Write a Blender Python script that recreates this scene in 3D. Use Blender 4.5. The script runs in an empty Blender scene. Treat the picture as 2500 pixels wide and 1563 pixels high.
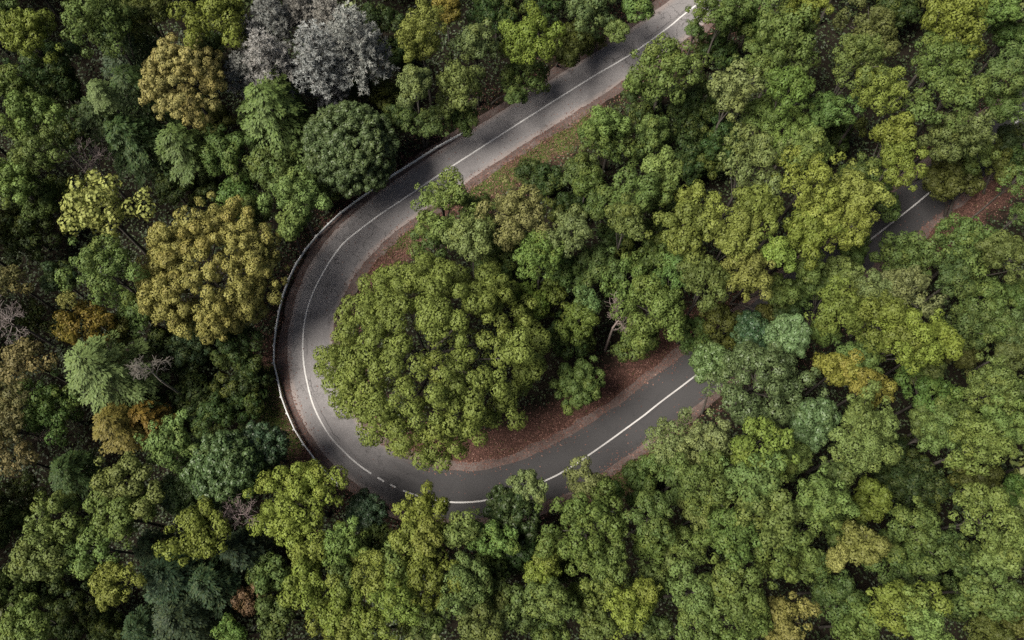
import bpy, math, random
import numpy as np
# ------------------------------------------------------------------ camera, sky, sun, exposure
S = bpy.context.scene
C = bpy.context.collection
cam = bpy.data.cameras.new('camera'); cam_o = bpy.data.objects.new('camera', cam); C.objects.link(cam_o)
cam.sensor_width = 36; cam.lens = 28.8; cam.clip_end = 2000
cam_o.location = (0, -32.5, 89.3); cam_o.rotation_euler = (math.radians(20), 0, 0)
S.camera = cam_o
SUN_EL, SUN_AZ = 56, 252          # compass degrees: from the west-south-west
w = bpy.data.worlds.new('World'); S.world = w; w.use_nodes = True
nt = w.node_tree; nt.nodes.clear()
sky = nt.nodes.new('ShaderNodeTexSky'); sky.sky_type = 'NISHITA'; sky.sun_disc = False
sky.sun_elevation = math.radians(SUN_EL); sky.sun_rotation = math.radians(SUN_AZ)
sky.air_density = 1.0; sky.dust_density = 6.0; sky.ozone_density = 1.0
bg = nt.nodes.new('ShaderNodeBackground'); bg.inputs[1].default_value = .05
ow = nt.nodes.new('ShaderNodeOutputWorld'); nt.links.new(sky.outputs[0], bg.inputs[0]); nt.links.new(bg.outputs[0], ow.inputs[0])
sun = bpy.data.lights.new('sun', 'SUN'); sun.energy = 5.0; sun.angle = math.radians(30); sun.color = (1, .94, .84)
sun_o = bpy.data.objects.new('sun', sun); C.objects.link(sun_o); sun_o.location = (-60, 30, 120)
sun_o.rotation_euler = (math.radians(90 - SUN_EL), 0, math.radians(180 - SUN_AZ))
vs = S.view_settings; vs.view_transform = 'Standard'; vs.look = 'None'; vs.exposure = .55; vs.gamma = 1; vs.use_curve_mapping = False
S.cycles.max_bounces = 6; S.cycles.diffuse_bounces = 1; S.cycles.glossy_bounces = 2; S.cycles.transmission_bounces = 3
S.cycles.use_denoising = False

# ------------------------------------------------------------------ layout tables (metres, x east, y north)
ROAD = np.array([(70.11,78.23),(69.34,77.60),(68.56,76.98),(67.78,76.35),(67.00,75.72),(66.22,75.09),(65.44,74.47),(64.66,73.84),(63.88,73.21),(63.11,72.58),(62.33,71.96),(61.55,71.33),(60.77,70.70),(59.99,70.07),(59.21,69.45),(58.43,68.82),(57.65,68.19),(56.88,67.57),(56.10,66.94),(55.32,66.31),(54.54,65.68),(53.76,65.06),(52.98,64.43),(52.20,63.80),(51.42,63.17),(50.65,62.55),(49.87,61.92),(49.09,61.29),(48.31,60.66),(47.53,60.04),(46.75,59.41),(45.97,58.78),(45.19,58.16),(44.42,57.53),(43.64,56.90),(42.86,56.27),(42.08,55.65),(41.30,55.02),(40.52,54.39),(39.74,53.77),(38.96,53.14),(38.18,52.51),(37.40,51.88),(36.63,51.26),(35.85,50.63),(35.07,50.00),(34.29,49.38),(33.51,48.75),(32.73,48.12),(31.95,47.50),(31.17,46.87),(30.40,46.24),(29.62,45.61),(28.84,44.98),(28.06,44.35),(27.29,43.72),(26.51,43.09),(25.73,42.46),(24.96,41.83),(24.18,41.20),(23.41,40.57),(22.63,39.94),(21.85,39.32),(21.07,38.69),(20.29,38.07),(19.51,37.45),(18.72,36.84),(17.93,36.23),(17.13,35.63),(16.33,35.03),(15.52,34.44),(14.71,33.86),(13.89,33.28),(13.07,32.71),(12.25,32.15),(11.43,31.59),(10.60,31.03),(9.77,30.47),(8.94,29.91),(8.11,29.36),(7.28,28.80),(6.44,28.24),(5.61,27.69),(4.79,27.13),(3.96,26.57),(3.13,26.01),(2.30,25.44),(1.48,24.88),(0.65,24.32),(-0.17,23.75),(-1.00,23.18),(-1.82,22.62),(-2.64,22.05),(-3.47,21.48),(-4.29,20.91),(-5.11,20.34),(-5.93,19.76),(-6.74,19.19),(-7.56,18.61),(-8.38,18.03),(-9.19,17.45),(-10.00,16.87),(-10.81,16.28),(-11.61,15.69),(-12.41,15.09),(-13.20,14.48),(-13.98,13.87),(-14.75,13.24),(-15.50,12.60),(-16.24,11.95),(-16.96,11.28),(-17.66,10.59),(-18.33,9.88),(-18.96,9.15),(-19.57,8.39),(-20.13,7.61),(-20.66,6.81),(-21.14,5.98),(-21.58,5.13),(-21.98,4.26),(-22.32,3.37),(-22.61,2.46),(-22.86,1.54),(-23.05,0.60),(-23.18,-0.34),(-23.27,-1.29),(-23.30,-2.24),(-23.27,-3.20),(-23.20,-4.15),(-23.07,-5.09),(-22.89,-6.03),(-22.66,-6.96),(-22.37,-7.87),(-22.04,-8.76),(-21.66,-9.63),(-21.23,-10.48),(-20.75,-11.30),(-20.22,-12.10),(-19.65,-12.86),(-19.04,-13.59),(-18.38,-14.29),(-17.69,-14.95),(-16.97,-15.57),(-16.21,-16.16),(-15.42,-16.70),(-14.60,-17.20),(-13.76,-17.66),(-12.89,-18.08),(-12.00,-18.45),(-11.10,-18.77),(-10.18,-19.05),(-9.25,-19.28),(-8.31,-19.45),(-7.36,-19.58),(-6.40,-19.66),(-5.44,-19.68),(-4.48,-19.66),(-3.52,-19.59),(-2.56,-19.47),(-1.61,-19.31),(-0.66,-19.11),(0.28,-18.86),(1.22,-18.58),(2.14,-18.26),(3.06,-17.90),(3.96,-17.52),(4.86,-17.11),(5.74,-16.67),(6.62,-16.21),(7.49,-15.73),(8.34,-15.23),(9.19,-14.72),(10.04,-14.19),(10.87,-13.64),(11.70,-13.09),(12.53,-12.53),(13.35,-11.96),(14.17,-11.39),(14.98,-10.81),(15.80,-10.23),(16.61,-9.64),(17.42,-9.06),(18.22,-8.47),(19.03,-7.88),(19.84,-7.28),(20.64,-6.69),(21.44,-6.10),(22.25,-5.50),(23.05,-4.91),(23.86,-4.31),(24.66,-3.72),(25.46,-3.12),(26.27,-2.53),(27.07,-1.93),(27.87,-1.33),(28.67,-0.74),(29.47,-0.14),(30.28,0.46),(31.08,1.06),(31.88,1.66),(32.68,2.26),(33.48,2.86),(34.28,3.46),(35.07,4.06),(35.87,4.66),(36.67,5.27),(37.47,5.87),(38.27,6.47),(39.06,7.08),(39.86,7.68),(40.66,8.28),(41.45,8.89),(42.25,9.49),(43.05,10.10),(43.84,10.70),(44.64,11.31),(45.43,11.92),(46.22,12.52),(47.01,13.13),(47.80,13.74),(48.59,14.35),(49.37,14.95),(50.15,15.56),(50.92,16.16),(51.69,16.76),(52.45,17.35),(53.20,17.94),(53.93,18.52),(54.66,19.08),(55.38,19.64),(56.08,20.19),(56.78,20.74),(57.47,21.27),(58.16,21.81),(58.84,22.34),(59.53,22.88),(60.23,23.42),(60.93,23.97),(61.64,24.52),(62.36,25.09),(63.10,25.66),(63.84,26.25),(64.60,26.84),(65.36,27.43),(66.13,28.04),(66.91,28.64),(67.69,29.25),(68.47,29.87),(69.25,30.48),(70.04,31.10),(70.82,31.71),(71.61,32.33),(72.39,32.95),(73.18,33.56),(73.97,34.18),(74.75,34.80),(75.54,35.41),(76.33,36.03),(77.12,36.65),(77.90,37.26),(78.69,37.88),(79.48,38.50),(80.26,39.12),(81.05,39.73),(81.84,40.35),(82.62,40.97),(83.41,41.58),(84.20,42.20),(84.99,42.82),(85.77,43.43),(86.56,44.05),(87.35,44.67),(88.13,45.28),(88.92,45.90),(89.71,46.52),(90.49,47.14),(91.28,47.75),(92.07,48.37),(92.86,48.99),(93.64,49.60),(94.43,50.22),(95.22,50.84),(96.00,51.45),(96.79,52.07),(97.58,52.69),(98.36,53.30),(99.15,53.92),(99.94,54.54),(100.73,55.16),(101.51,55.77),(102.30,56.39),(103.09,57.01),(103.87,57.62),(104.66,58.24),(105.45,58.86),(106.24,59.47)])
LINE = np.array([(70.11,78.23),(69.34,77.60),(68.56,76.98),(67.78,76.35),(67.00,75.72),(66.22,75.09),(65.44,74.47),(64.66,73.84),(63.88,73.21),(63.11,72.58),(62.33,71.96),(61.55,71.33),(60.77,70.70),(59.99,70.07),(59.21,69.45),(58.43,68.82),(57.65,68.19),(56.88,67.57),(56.10,66.94),(55.32,66.31),(54.54,65.68),(53.76,65.06),(52.98,64.43),(52.20,63.80),(51.42,63.17),(50.65,62.55),(49.87,61.92),(49.09,61.29),(48.31,60.66),(47.53,60.04),(46.75,59.41),(45.97,58.78),(45.19,58.16),(44.42,57.53),(43.64,56.90),(42.86,56.27),(42.08,55.65),(41.30,55.02),(40.52,54.39),(39.74,53.76),(38.96,53.14),(38.18,52.51),(37.41,51.88),(36.63,51.26),(35.85,50.63),(35.07,50.00),(34.29,49.38),(33.51,48.75),(32.73,48.12),(31.95,47.50),(31.17,46.87),(30.39,46.24),(29.61,45.62),(28.83,44.99),(28.06,44.36),(27.28,43.73),(26.50,43.11),(25.72,42.48),(24.94,41.85),(24.17,41.22),(23.39,40.59),(22.62,39.96),(21.84,39.32),(21.08,38.67),(20.36,37.98),(19.59,37.35),(18.80,36.73),(18.02,36.11),(17.23,35.49),(16.43,34.89),(15.63,34.29),(14.81,33.71),(13.98,33.16),(13.14,32.62),(12.29,32.09),(11.44,31.57),(10.59,31.04),(9.76,30.49),(8.92,29.94),(8.09,29.38),(7.26,28.82),(6.43,28.27),(5.60,27.71),(4.77,27.15),(3.94,26.59),(3.12,26.02),(2.29,25.46),(1.47,24.90),(0.64,24.33),(-0.18,23.76),(-1.01,23.20),(-1.83,22.63),(-2.65,22.06),(-3.47,21.49),(-4.29,20.92),(-5.12,20.35),(-5.94,19.79),(-6.77,19.22),(-7.59,18.65),(-8.41,18.07),(-9.22,17.49),(-10.03,16.91),(-10.84,16.32),(-11.64,15.72),(-12.45,15.13),(-13.26,14.55),(-14.08,13.98),(-14.90,13.40),(-15.71,12.81),(-16.50,12.20),(-17.27,11.57),(-18.04,10.93),(-18.81,10.29),(-19.57,9.64),(-20.24,8.90),(-20.81,8.08),(-21.33,7.22),(-21.82,6.35),(-22.28,5.46),(-22.70,4.56),(-23.08,3.63),(-23.41,2.69),(-23.70,1.73),(-23.90,0.75),(-24.04,-0.24),(-24.11,-1.24),(-24.12,-2.24),(-24.08,-3.23),(-23.98,-4.23),(-23.84,-5.22),(-23.64,-6.20),(-23.38,-7.17),(-23.11,-8.13),(-22.81,-9.08),(-22.44,-10.01),(-21.99,-10.90),(-21.49,-11.77),(-20.95,-12.61),(-20.35,-13.41),(-19.68,-14.15),(-18.96,-14.84),(-18.22,-15.52),(-17.46,-16.16),(-16.65,-16.76),(-15.81,-17.29),(-14.95,-17.81),(-14.08,-18.30),(-13.18,-18.73),(-12.27,-19.14),(-11.33,-19.48),(-10.38,-19.81),(-9.42,-20.09),(-8.44,-20.27),(-7.45,-20.39),(-6.45,-20.48),(-5.45,-20.49),(-4.45,-20.45),(-3.46,-20.35),(-2.47,-20.18),(-1.49,-19.98),(-0.52,-19.73),(0.43,-19.42),(1.37,-19.08),(2.30,-18.72),(3.23,-18.34),(4.15,-17.95),(5.05,-17.53),(5.93,-17.05),(6.79,-16.54),(7.63,-15.99),(8.46,-15.44),(9.29,-14.89),(10.12,-14.33),(10.95,-13.76),(11.77,-13.19),(12.58,-12.61),(13.40,-12.04),(14.22,-11.46),(15.03,-10.88),(15.82,-10.26),(16.61,-9.65),(17.41,-9.06),(18.23,-8.47),(19.04,-7.89),(19.84,-7.30),(20.65,-6.70),(21.45,-6.11),(22.25,-5.51),(23.06,-4.92),(23.86,-4.32),(24.66,-3.72),(25.46,-3.13),(26.27,-2.53),(27.07,-1.93),(27.87,-1.33),(28.67,-0.74),(29.48,-0.14),(30.28,0.45),(31.08,1.05),(31.89,1.65),(32.69,2.24),(33.49,2.84),(34.29,3.44),(35.09,4.05),(35.88,4.65),(36.68,5.26),(37.47,5.87),(38.26,6.48),(39.06,7.08),(39.86,7.69),(40.65,8.29),(41.45,8.89),(42.25,9.49),(43.05,10.09),(43.85,10.70),(44.65,11.30),(45.45,11.90),(46.25,12.50),(47.05,13.10),(47.84,13.70),(48.63,14.32),(49.41,14.95),(50.19,15.57),(50.97,16.20),(51.75,16.82),(52.54,17.43),(53.33,18.05),(54.11,18.67),(54.90,19.29),(55.69,19.90),(56.48,20.52),(57.27,21.13),(58.05,21.75),(58.36,21.98),(58.22,21.85),(59.01,22.46),(59.80,23.07),(60.59,23.69),(61.38,24.31),(62.16,24.92),(62.95,25.54),(63.74,26.16),(64.52,26.77),(65.31,27.39),(66.10,28.01),(66.89,28.63),(67.67,29.24),(68.46,29.86),(69.25,30.48),(70.03,31.09),(70.82,31.71),(71.61,32.33),(72.39,32.95),(73.18,33.56),(73.97,34.18),(74.75,34.80),(75.54,35.41),(76.33,36.03),(77.12,36.65),(77.90,37.26),(78.69,37.88),(79.48,38.50),(80.26,39.12),(81.05,39.73),(81.84,40.35),(82.62,40.97),(83.41,41.58),(84.20,42.20),(84.99,42.82),(85.77,43.43),(86.56,44.05),(87.35,44.67),(88.13,45.28),(88.92,45.90),(89.71,46.52),(90.49,47.14),(91.28,47.75),(92.07,48.37),(92.86,48.99),(93.64,49.60),(94.43,50.22),(95.22,50.84),(96.00,51.45),(96.79,52.07),(97.58,52.69),(98.36,53.30),(99.15,53.92),(99.94,54.54),(100.73,55.16),(101.51,55.77),(102.30,56.39),(103.09,57.01),(103.87,57.62),(104.66,58.24),(105.45,58.86),(106.24,59.47)])
RAIL = np.array([(-5.62,23.06),(-7.35,22.07),(-9.08,21.06),(-10.73,19.93),(-12.37,18.78),(-14.03,17.67),(-15.63,16.47),(-17.22,15.26),(-18.81,14.05),(-20.33,12.75),(-21.74,11.33),(-23.09,9.85),(-24.27,8.24),(-25.27,6.51),(-26.04,4.67),(-26.60,2.75),(-26.96,0.78),(-27.18,-1.21),(-27.28,-3.20),(-27.18,-5.20),(-26.60,-7.11),(-26.07,-9.04),(-25.29,-10.87),(-24.39,-12.66),(-23.27,-14.31),(-21.99,-15.85),(-20.65,-17.33),(-19.19,-18.70)])
BREAKS = [144.2, 145.02, 145.87, 146.65, 147.3, 148.2]
GRASS = np.array([(-14.27,10.01),(-12.55,11.05),(14.66,-17.44),(11.32,-18.82),(-4.53,15.56),(-0.97,17.44),(2.62,19.89),(6.25,22.08),(9.39,24.02),(-27.50,-7.07),(-27.31,-9.95),(-26.44,-12.32),(-25.13,-14.20)])
LITTER = np.array([(-15.25,9.22),(-13.03,10.53),(-7.05,-15.83),(-4.21,-16.06),(-1.38,-14.90),(1.48,-13.26),(4.35,-11.85),(6.29,-9.95),(8.29,-5.62),(10.73,-5.13),(13.17,-4.65),(16.12,-3.67),(19.11,-2.19),(5.86,-6.11),(12.81,-16.29),(14.26,-15.36),(57.09,15.83),(52.64,12.63),(60.43,17.99),(-3.01,16.37),(1.08,18.53),(6.26,22.91),(-26.17,-9.00),(-24.24,-13.26)])
# base x, base y, crown x, crown y, height, crown radius, crown depth, kind, leaf colour, label
TREES = [
(-52.87, 27.06, -52.87, 27.06, 16.4, 3.67, 6.98, 'b', 'yo', 'yellow-olive broadleaf tree up left of the slim pale conifer'),
(-53.32, 27.26, -53.32, 27.26, 10.9, 3.9, 7.41, 'b', 'dg', 'dark green broadleaf tree up left of the slim pale conifer'),
(-57.93, 32.83, -57.93, 32.83, 12.3, 2.65, 5.03, 'b', 'gr', 'mid-green broadleaf tree up left of the slim pale conifer'),
(-42.25, 25.36, -42.25, 25.36, 20.5, 3.86, 7.33, 'b', 'ol', 'olive-green broadleaf tree above the slim pale conifer'),
(-40.01, 29.73, -40.01, 29.73, 16.2, 3.61, 6.86, 'b', 'ol', 'olive-green broadleaf tree left of the yellow-green tree beside the silver conifers'),
(-31.31, 27.23, -31.31, 27.23, 18.8, 3.95, 7.51, 'b', 'yo', 'yellow-green broadleaf tree touching the left side of the silver conifers'),
(-36.3, 32.08, -36.3, 32.08, 6.0, 2.45, 4.65, 'b', 'dg', 'low dark green shrub below the yellow-green tree beside the silver conifers'),
(-42.85, 27.6, -42.85, 27.6, 14.0, 3.56, 8.19, 'f', 'db', 'dark bluish-green feathery tree up right of the slim pale conifer'),
(-34.6, 21.19, -34.6, 21.19, 18.0, 4.77, 9.06, 'g', 'go', 'golden autumn tree with orange-tinged leaves left of the silver conifers'),
(-34.47, 21.57, -34.47, 21.57, 7.9, 2.54, 4.83, 'b', 'od', 'dark olive broadleaf tree down right of the orange-tinged golden tree'),
(-42.65, 18.78, -42.65, 18.78, 17.0, 1.49, 3.43, 'f', 'lg', 'slim pale pointed conifer standing among dark trees at upper left'),
(-44.77, 18.72, -44.77, 18.72, 14.0, 2.29, 5.26, 'f', 'dg', 'dark green feathery tree below the slim pale conifer'),
(-41.4, 21.72, -41.4, 21.72, 14.0, 3.65, 8.4, 'f', 'dg', 'dark green feathery tree right of the slim pale conifer'),
(-49.62, 16.46, -49.62, 16.46, 18.5, 3.22, 6.12, 'b', 'ol', 'olive-green broadleaf tree left of the slim pale conifer, nearest'),
(-54.91, 22.18, -54.91, 22.18, 13.4, 2.31, 4.39, 'b', 'ol', 'olive-green broadleaf tree left of the slim pale conifer, second nearest'),
(-52.37, 25.21, -52.37, 25.21, 8.1, 3.07, 5.83, 'b', 'dg', 'dark green broadleaf tree left of the slim pale conifer'),
(-49.07, 13.16, -49.07, 13.16, 17.2, 3.42, 6.5, 'b', 'ol', 'olive-green broadleaf tree left of the bare grey dead tree at upper left, nearest'),
(-51.81, 10.18, -51.81, 10.18, 15.8, 3.18, 6.03, 'b', 'ol', 'olive-green broadleaf tree left of the bare grey dead tree at upper left, second nearest'),
(-51.28, 10.51, -51.28, 10.51, 11.4, 3.14, 5.97, 'b', 'gr', 'mid-green broadleaf tree left of the thin golden tree'),
(-50.34, 20.31, -50.34, 20.31, 9.0, 3.0, 5.71, 'b', 'dg', 'dark green broadleaf tree up left of the bare grey dead tree at upper left'),
(-45.49, 14.02, -45.49, 14.02, 13.0, 2.1, 5.04, 'x', 'bn', 'bare grey dead tree in a dark clearing near the left edge'),
(-41.72, 16.95, -41.72, 16.95, 13.0, 3.65, 8.39, 'f', 'dg', 'dark green feathery tree right of the bare grey dead tree at upper left'),
(-36.14, 15.8, -36.14, 15.8, 13.0, 2.67, 6.15, 'f', 'gr', 'mid-green feathery tree below the orange-tinged golden tree'),
(-31.5, 15.67, -31.5, 15.67, 11.9, 3.17, 6.02, 'b', 'gr', 'mid-green broadleaf tree down right of the orange-tinged golden tree'),
(-26.38, 19.25, -26.38, 19.25, 15.0, 4.17, 9.6, 'f', 'ol', 'broad olive-green feathery tree up left of the round blue-green tree'),
(-25.92, 22.37, -25.92, 22.37, 13.0, 2.57, 5.92, 'f', 'ol', 'olive-green feathery tree down left of the silver conifer cluster'),
(-42.73, 7.61, -42.73, 7.61, 16.1, 4.19, 7.96, 's', 'go', 'thin golden tree with branches showing through at left'),
(-35.44, 14.34, -35.44, 14.34, 6.0, 2.55, 4.84, 'b', 'dg', 'low dark green shrub above the huge golden tree'),
(-30.39, 11.85, -30.39, 11.85, 10.3, 3.29, 6.25, 'b', 'gr', 'mid-green broadleaf tree left of the fresh green tree by the guardrail, second nearest'),
(-26.58, 14.47, -26.58, 14.47, 11.4, 3.27, 6.21, 'b', 'gr', 'mid-green broadleaf tree up left of the fresh green tree by the guardrail'),
(-23.47, 10.17, -22.9, 9.73, 13.8, 3.52, 6.69, 'b', 'br', 'fresh green broadleaf tree leaning over the guardrail at the bend'),
(-28.05, 9.18, -28.05, 9.18, 10.2, 2.69, 5.12, 'b', 'gr', 'mid-green broadleaf tree left of the fresh green tree by the guardrail, nearest'),
(-24.92, 7.69, -23.22, 6.38, 12.7, 2.24, 4.25, 'b', 'br', 'light green broadleaf tree below the fresh green tree by the guardrail'),
(-38.61, 13.75, -38.61, 13.75, 8.0, 2.64, 5.02, 'b', 'dg', 'dark green broadleaf tree right of the thin golden tree'),
(-22.11, 13.57, -22.11, 13.57, 9.3, 2.12, 4.03, 'b', 'gr', 'small mid-green broadleaf tree up right of the fresh green tree by the guardrail'),
(-18.19, 16.68, -18.19, 16.68, 13.0, 5.48, 10.41, 'd', 'bg', 'dense round blue-green tree overhanging the guardrail above the bend'),
(-26.1, 28.82, -26.1, 28.82, 17.0, 2.38, 6.42, 'c', 'si', 'silver-grey spiky conifer, fourth from the left in the silver conifer cluster'),
(-28.23, 27.2, -28.23, 27.2, 15.0, 1.94, 5.24, 'c', 'si', 'silver-grey spiky conifer, second from the left in the silver conifer cluster'),
(-26.2, 24.02, -26.2, 24.02, 17.0, 3.01, 8.12, 'c', 'si', 'silver-grey spiky conifer, third from the left in the silver conifer cluster'),
(-29.81, 24.59, -29.81, 24.59, 13.0, 2.16, 5.84, 'c', 'si', 'silver-grey spiky conifer, leftmost in the silver conifer cluster'),
(-20.68, 24.03, -20.68, 24.03, 18.0, 2.97, 8.03, 'c', 'si', 'silver-grey spiky conifer, seventh from the left in the silver conifer cluster'),
(-20.14, 29.33, -20.14, 29.33, 16.0, 2.12, 5.72, 'c', 'sb', 'brown-tinged silver spiky conifer, eighth from the left in the silver conifer cluster'),
(-23.19, 30.15, -23.19, 30.15, 16.0, 2.03, 5.48, 'c', 'sb', 'brown-tinged silver spiky conifer, sixth from the left in the silver conifer cluster'),
(-17.01, 25.85, -17.01, 25.85, 18.0, 3.47, 9.36, 'c', 'si', 'silver-grey spiky conifer, tenth from the left in the silver conifer cluster'),
(-24.87, 25.36, -24.87, 25.36, 11.0, 1.92, 5.18, 'c', 'sd', 'shaded silver spiky conifer, fifth from the left in the silver conifer cluster'),
(-20.78, 24.41, -20.78, 24.41, 11.0, 2.01, 5.43, 'c', 'sd', 'shaded silver spiky conifer, ninth from the left in the silver conifer cluster'),
(-9.88, 26.73, -9.88, 26.73, 16.5, 3.48, 6.61, 'b', 'yo', 'yellow-green rounded tree just right of the silver conifers'),
(-15.87, 34.19, -15.87, 34.19, 8.7, 3.11, 5.92, 'b', 'dg', 'dark green broadleaf tree left of the rounded yellow-green tree'),
(-13.94, 31.07, -13.94, 31.07, 6.0, 2.44, 4.64, 'b', 'dg', 'low dark green shrub down left of the rounded yellow-green tree'),
(-7.43, 32.69, -7.43, 32.69, 11.2, 1.83, 3.48, 'b', 'ob', 'small brown-orange tree at the top edge right of the silver conifers'),
(-4.13, 26.96, -4.13, 26.96, 14.6, 2.88, 5.47, 'b', 'bg', 'blue-green broadleaf tree down right of the small brown-orange top edge tree'),
(0.99, 29.62, 1.75, 28.34, 13.6, 3.7, 7.03, 'b', 'yo', 'tall yellow-olive tree above the upper road'),
(0.08, 28.89, 1.46, 27.59, 7.3, 3.42, 6.49, 'b', 'gr', 'mid-green broadleaf tree below the tall yellow-olive tree above the road'),
(-2.55, 27.21, 0.34, 23.46, 8.6, 1.55, 2.94, 'b', 'gr', 'small mid-green broadleaf tree right of the light green tree at the guardrail end'),
(-6.76, 24.31, -5.72, 22.88, 13.7, 3.84, 7.3, 'b', 'br', 'light green bushy tree beside the upper end of the guardrail'),
(-10.68, 21.54, -10.19, 20.8, 15.7, 2.62, 4.97, 'b', 'lg', 'grey-green broadleaf tree left of the light green tree at the guardrail end'),
(-10.49, 21.62, -9.13, 20.21, 9.5, 2.69, 5.11, 'b', 'gr', 'mid-green broadleaf tree down left of the light green tree at the guardrail end'),
(-6.51, 24.3, -5.55, 21.59, 7.9, 2.05, 3.89, 'b', 'gr', 'small mid-green broadleaf tree below the light green tree at the guardrail end'),
(-18.46, 26.95, -18.46, 26.95, 6.0, 2.21, 4.2, 'b', 'dg', 'low dark green shrub above the round blue-green tree'),
(-14.94, 25.95, -14.94, 25.95, 6.5, 2.3, 4.37, 'b', 'od', 'low dark olive shrub down left of the rounded yellow-green tree'),
(-12.75, 21.67, -12.75, 21.67, 8.0, 2.04, 3.88, 'b', 'dg', 'small dark green broadleaf tree up right of the round blue-green tree'),
(7.91, 34.23, 8.35, 33.34, 11.7, 4.13, 7.84, 'b', 'bg', 'blue-green broadleaf tree above the low yellow verge shrub'),
(-1.98, 35.79, -1.98, 35.79, 8.8, 3.75, 7.12, 'b', 'dg', 'dark green broadleaf tree up left of the tall yellow-olive tree above the road'),
(3.29, 35.27, 3.29, 35.27, 9.2, 2.75, 5.22, 'b', 'dg', 'dark green broadleaf tree above the tall yellow-olive tree above the road'),
(12.61, 37.47, 15.05, 34.93, 9.1, 2.19, 4.15, 'b', 'ol', 'small olive-green broadleaf tree up right of the low yellow verge shrub, second nearest'),
(7.14, 33.71, 7.51, 32.92, 6.7, 2.44, 4.63, 'b', 'od', 'low dark olive shrub up left of the low yellow verge shrub'),
(9.07, 35.06, 12.08, 31.39, 9.0, 1.67, 3.17, 'b', 'ol', 'small olive-green broadleaf tree up right of the low yellow verge shrub, nearest'),
(5.51, 32.34, 6.32, 28.8, 9.0, 2.06, 3.91, 'b', 'od', 'small dark olive broadleaf tree left of the low yellow verge shrub'),
(8.95, 34.89, 9.58, 33.42, 3.0, 1.25, 2.37, 's', 'yo', 'low yellow shrub on the verge of the upper road'),
(10.34, 35.89, 11.03, 34.55, 2.5, 0.94, 1.79, 's', 'yo', 'low yellow-olive shrub up right of the low yellow verge shrub'),
(16.8, 24.03, 16.8, 24.03, 15.9, 4.63, 8.79, 'b', 'br', 'light green rounded tree hanging over the right edge of upper road'),
(14.24, 25.65, 14.24, 25.65, 8.0, 1.66, 3.16, 'b', 'br', 'small light green broadleaf tree down left of the light green roadside tree'),
(23.52, 31.33, 23.52, 31.33, 12.7, 2.97, 5.64, 'b', 'ol', 'olive-green broadleaf tree left of the wide olive tree at upper right'),
(25.16, 32.4, 25.16, 32.4, 6.0, 2.97, 5.52, 'b', 'dg', 'low dark green shrub right of the light green roadside tree'),
(30.09, 26.91, 30.09, 26.91, 17.2, 4.88, 9.28, 'b', 'ol', 'wide olive tree of the upper right forest with a domed crown'),
(27.42, 25.03, 27.42, 25.03, 13.9, 2.89, 5.48, 'b', 'ol', 'olive-green broadleaf tree down left of the wide olive tree at upper right'),
(31.13, 28.19, 31.13, 28.19, 18.4, 2.59, 4.92, 'b', 'yo', 'yellow-olive broadleaf tree up right of the wide olive tree at upper right'),
(40.25, 29.07, 40.25, 29.07, 14.2, 4.08, 7.75, 'b', 'gd', 'dull green broadleaf tree above the bright yellow-olive tree at upper right'),
(46.64, 26.36, 46.64, 26.36, 19.5, 4.38, 8.32, 'b', 'yo', 'broad yellow-olive broadleaf tree up right of the bright yellow-olive tree at upper right'),
(45.6, 36.06, 45.6, 36.06, 8.2, 3.14, 5.97, 'b', 'dg', 'dark green broadleaf tree above the bright yellow-olive tree at upper right'),
(57.3, 30.26, 57.3, 30.26, 10.5, 2.63, 4.99, 'b', 'gr', 'mid-green broadleaf tree right of the bright yellow-olive tree at upper right'),
(54.17, 31.57, 54.17, 31.57, 13.7, 2.45, 4.66, 'b', 'ol', 'olive-green broadleaf tree up right of the bright yellow-olive tree at upper right, second nearest'),
(35.73, 21.62, 35.73, 21.62, 19.8, 3.58, 6.8, 'b', 'ol', 'olive-green broadleaf tree up left of the bright yellow-olive tree at upper right'),
(37.77, 18.93, 37.77, 18.93, 18.8, 3.41, 6.48, 'b', 'yo', 'bright yellow-olive tree topping the upper right forest'),
(28.91, 19.18, 28.91, 19.18, 17.8, 3.18, 6.04, 'b', 'ol', 'olive-green broadleaf tree below the wide olive tree at upper right'),
(34.17, 18.72, 34.17, 18.72, 14.5, 2.82, 5.36, 'b', 'ol', 'olive-green broadleaf tree down left of the bright yellow-olive tree at upper right'),
(23.51, 20.2, 23.51, 20.2, 16.3, 3.33, 6.33, 'b', 'lg', 'grey-green broadleaf tree right of the light green roadside tree'),
(21.18, 24.0, 21.18, 24.0, 8.3, 3.56, 6.77, 'b', 'dg', 'dark green broadleaf tree down right of the light green roadside tree, nearest'),
(27.72, 19.77, 27.72, 19.77, 12.4, 2.89, 5.5, 'b', 'ol', 'olive-green broadleaf tree up left of the broad yellow-olive tree in the right woods'),
(30.69, 16.84, 30.69, 16.84, 13.6, 2.84, 5.39, 'b', 'ol', 'olive-green broadleaf tree above the broad yellow-olive tree in the right woods, second nearest'),
(37.7, 20.19, 37.7, 20.19, 7.1, 3.06, 5.82, 'b', 'dg', 'dark green broadleaf tree up right of the broad yellow-olive tree in the right woods'),
(39.74, 14.8, 39.74, 14.8, 16.4, 2.46, 4.68, 'b', 'yo', 'yellow-olive broadleaf tree below the bright yellow-olive tree at upper right, nearest'),
(39.27, 12.47, 39.84, 11.53, 16.7, 2.7, 5.14, 'b', 'yo', 'yellow-olive broadleaf tree below the bright yellow-olive tree at upper right, second nearest'),
(44.97, 22.24, 44.97, 22.24, 18.6, 3.63, 6.9, 'b', 'ol', 'olive-green broadleaf tree up right of the bright yellow-olive tree at upper right, nearest'),
(44.78, 17.76, 44.78, 17.76, 18.9, 3.94, 7.48, 'b', 'ol', 'broad olive-green broadleaf tree right of the bright yellow-olive tree at upper right'),
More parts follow.
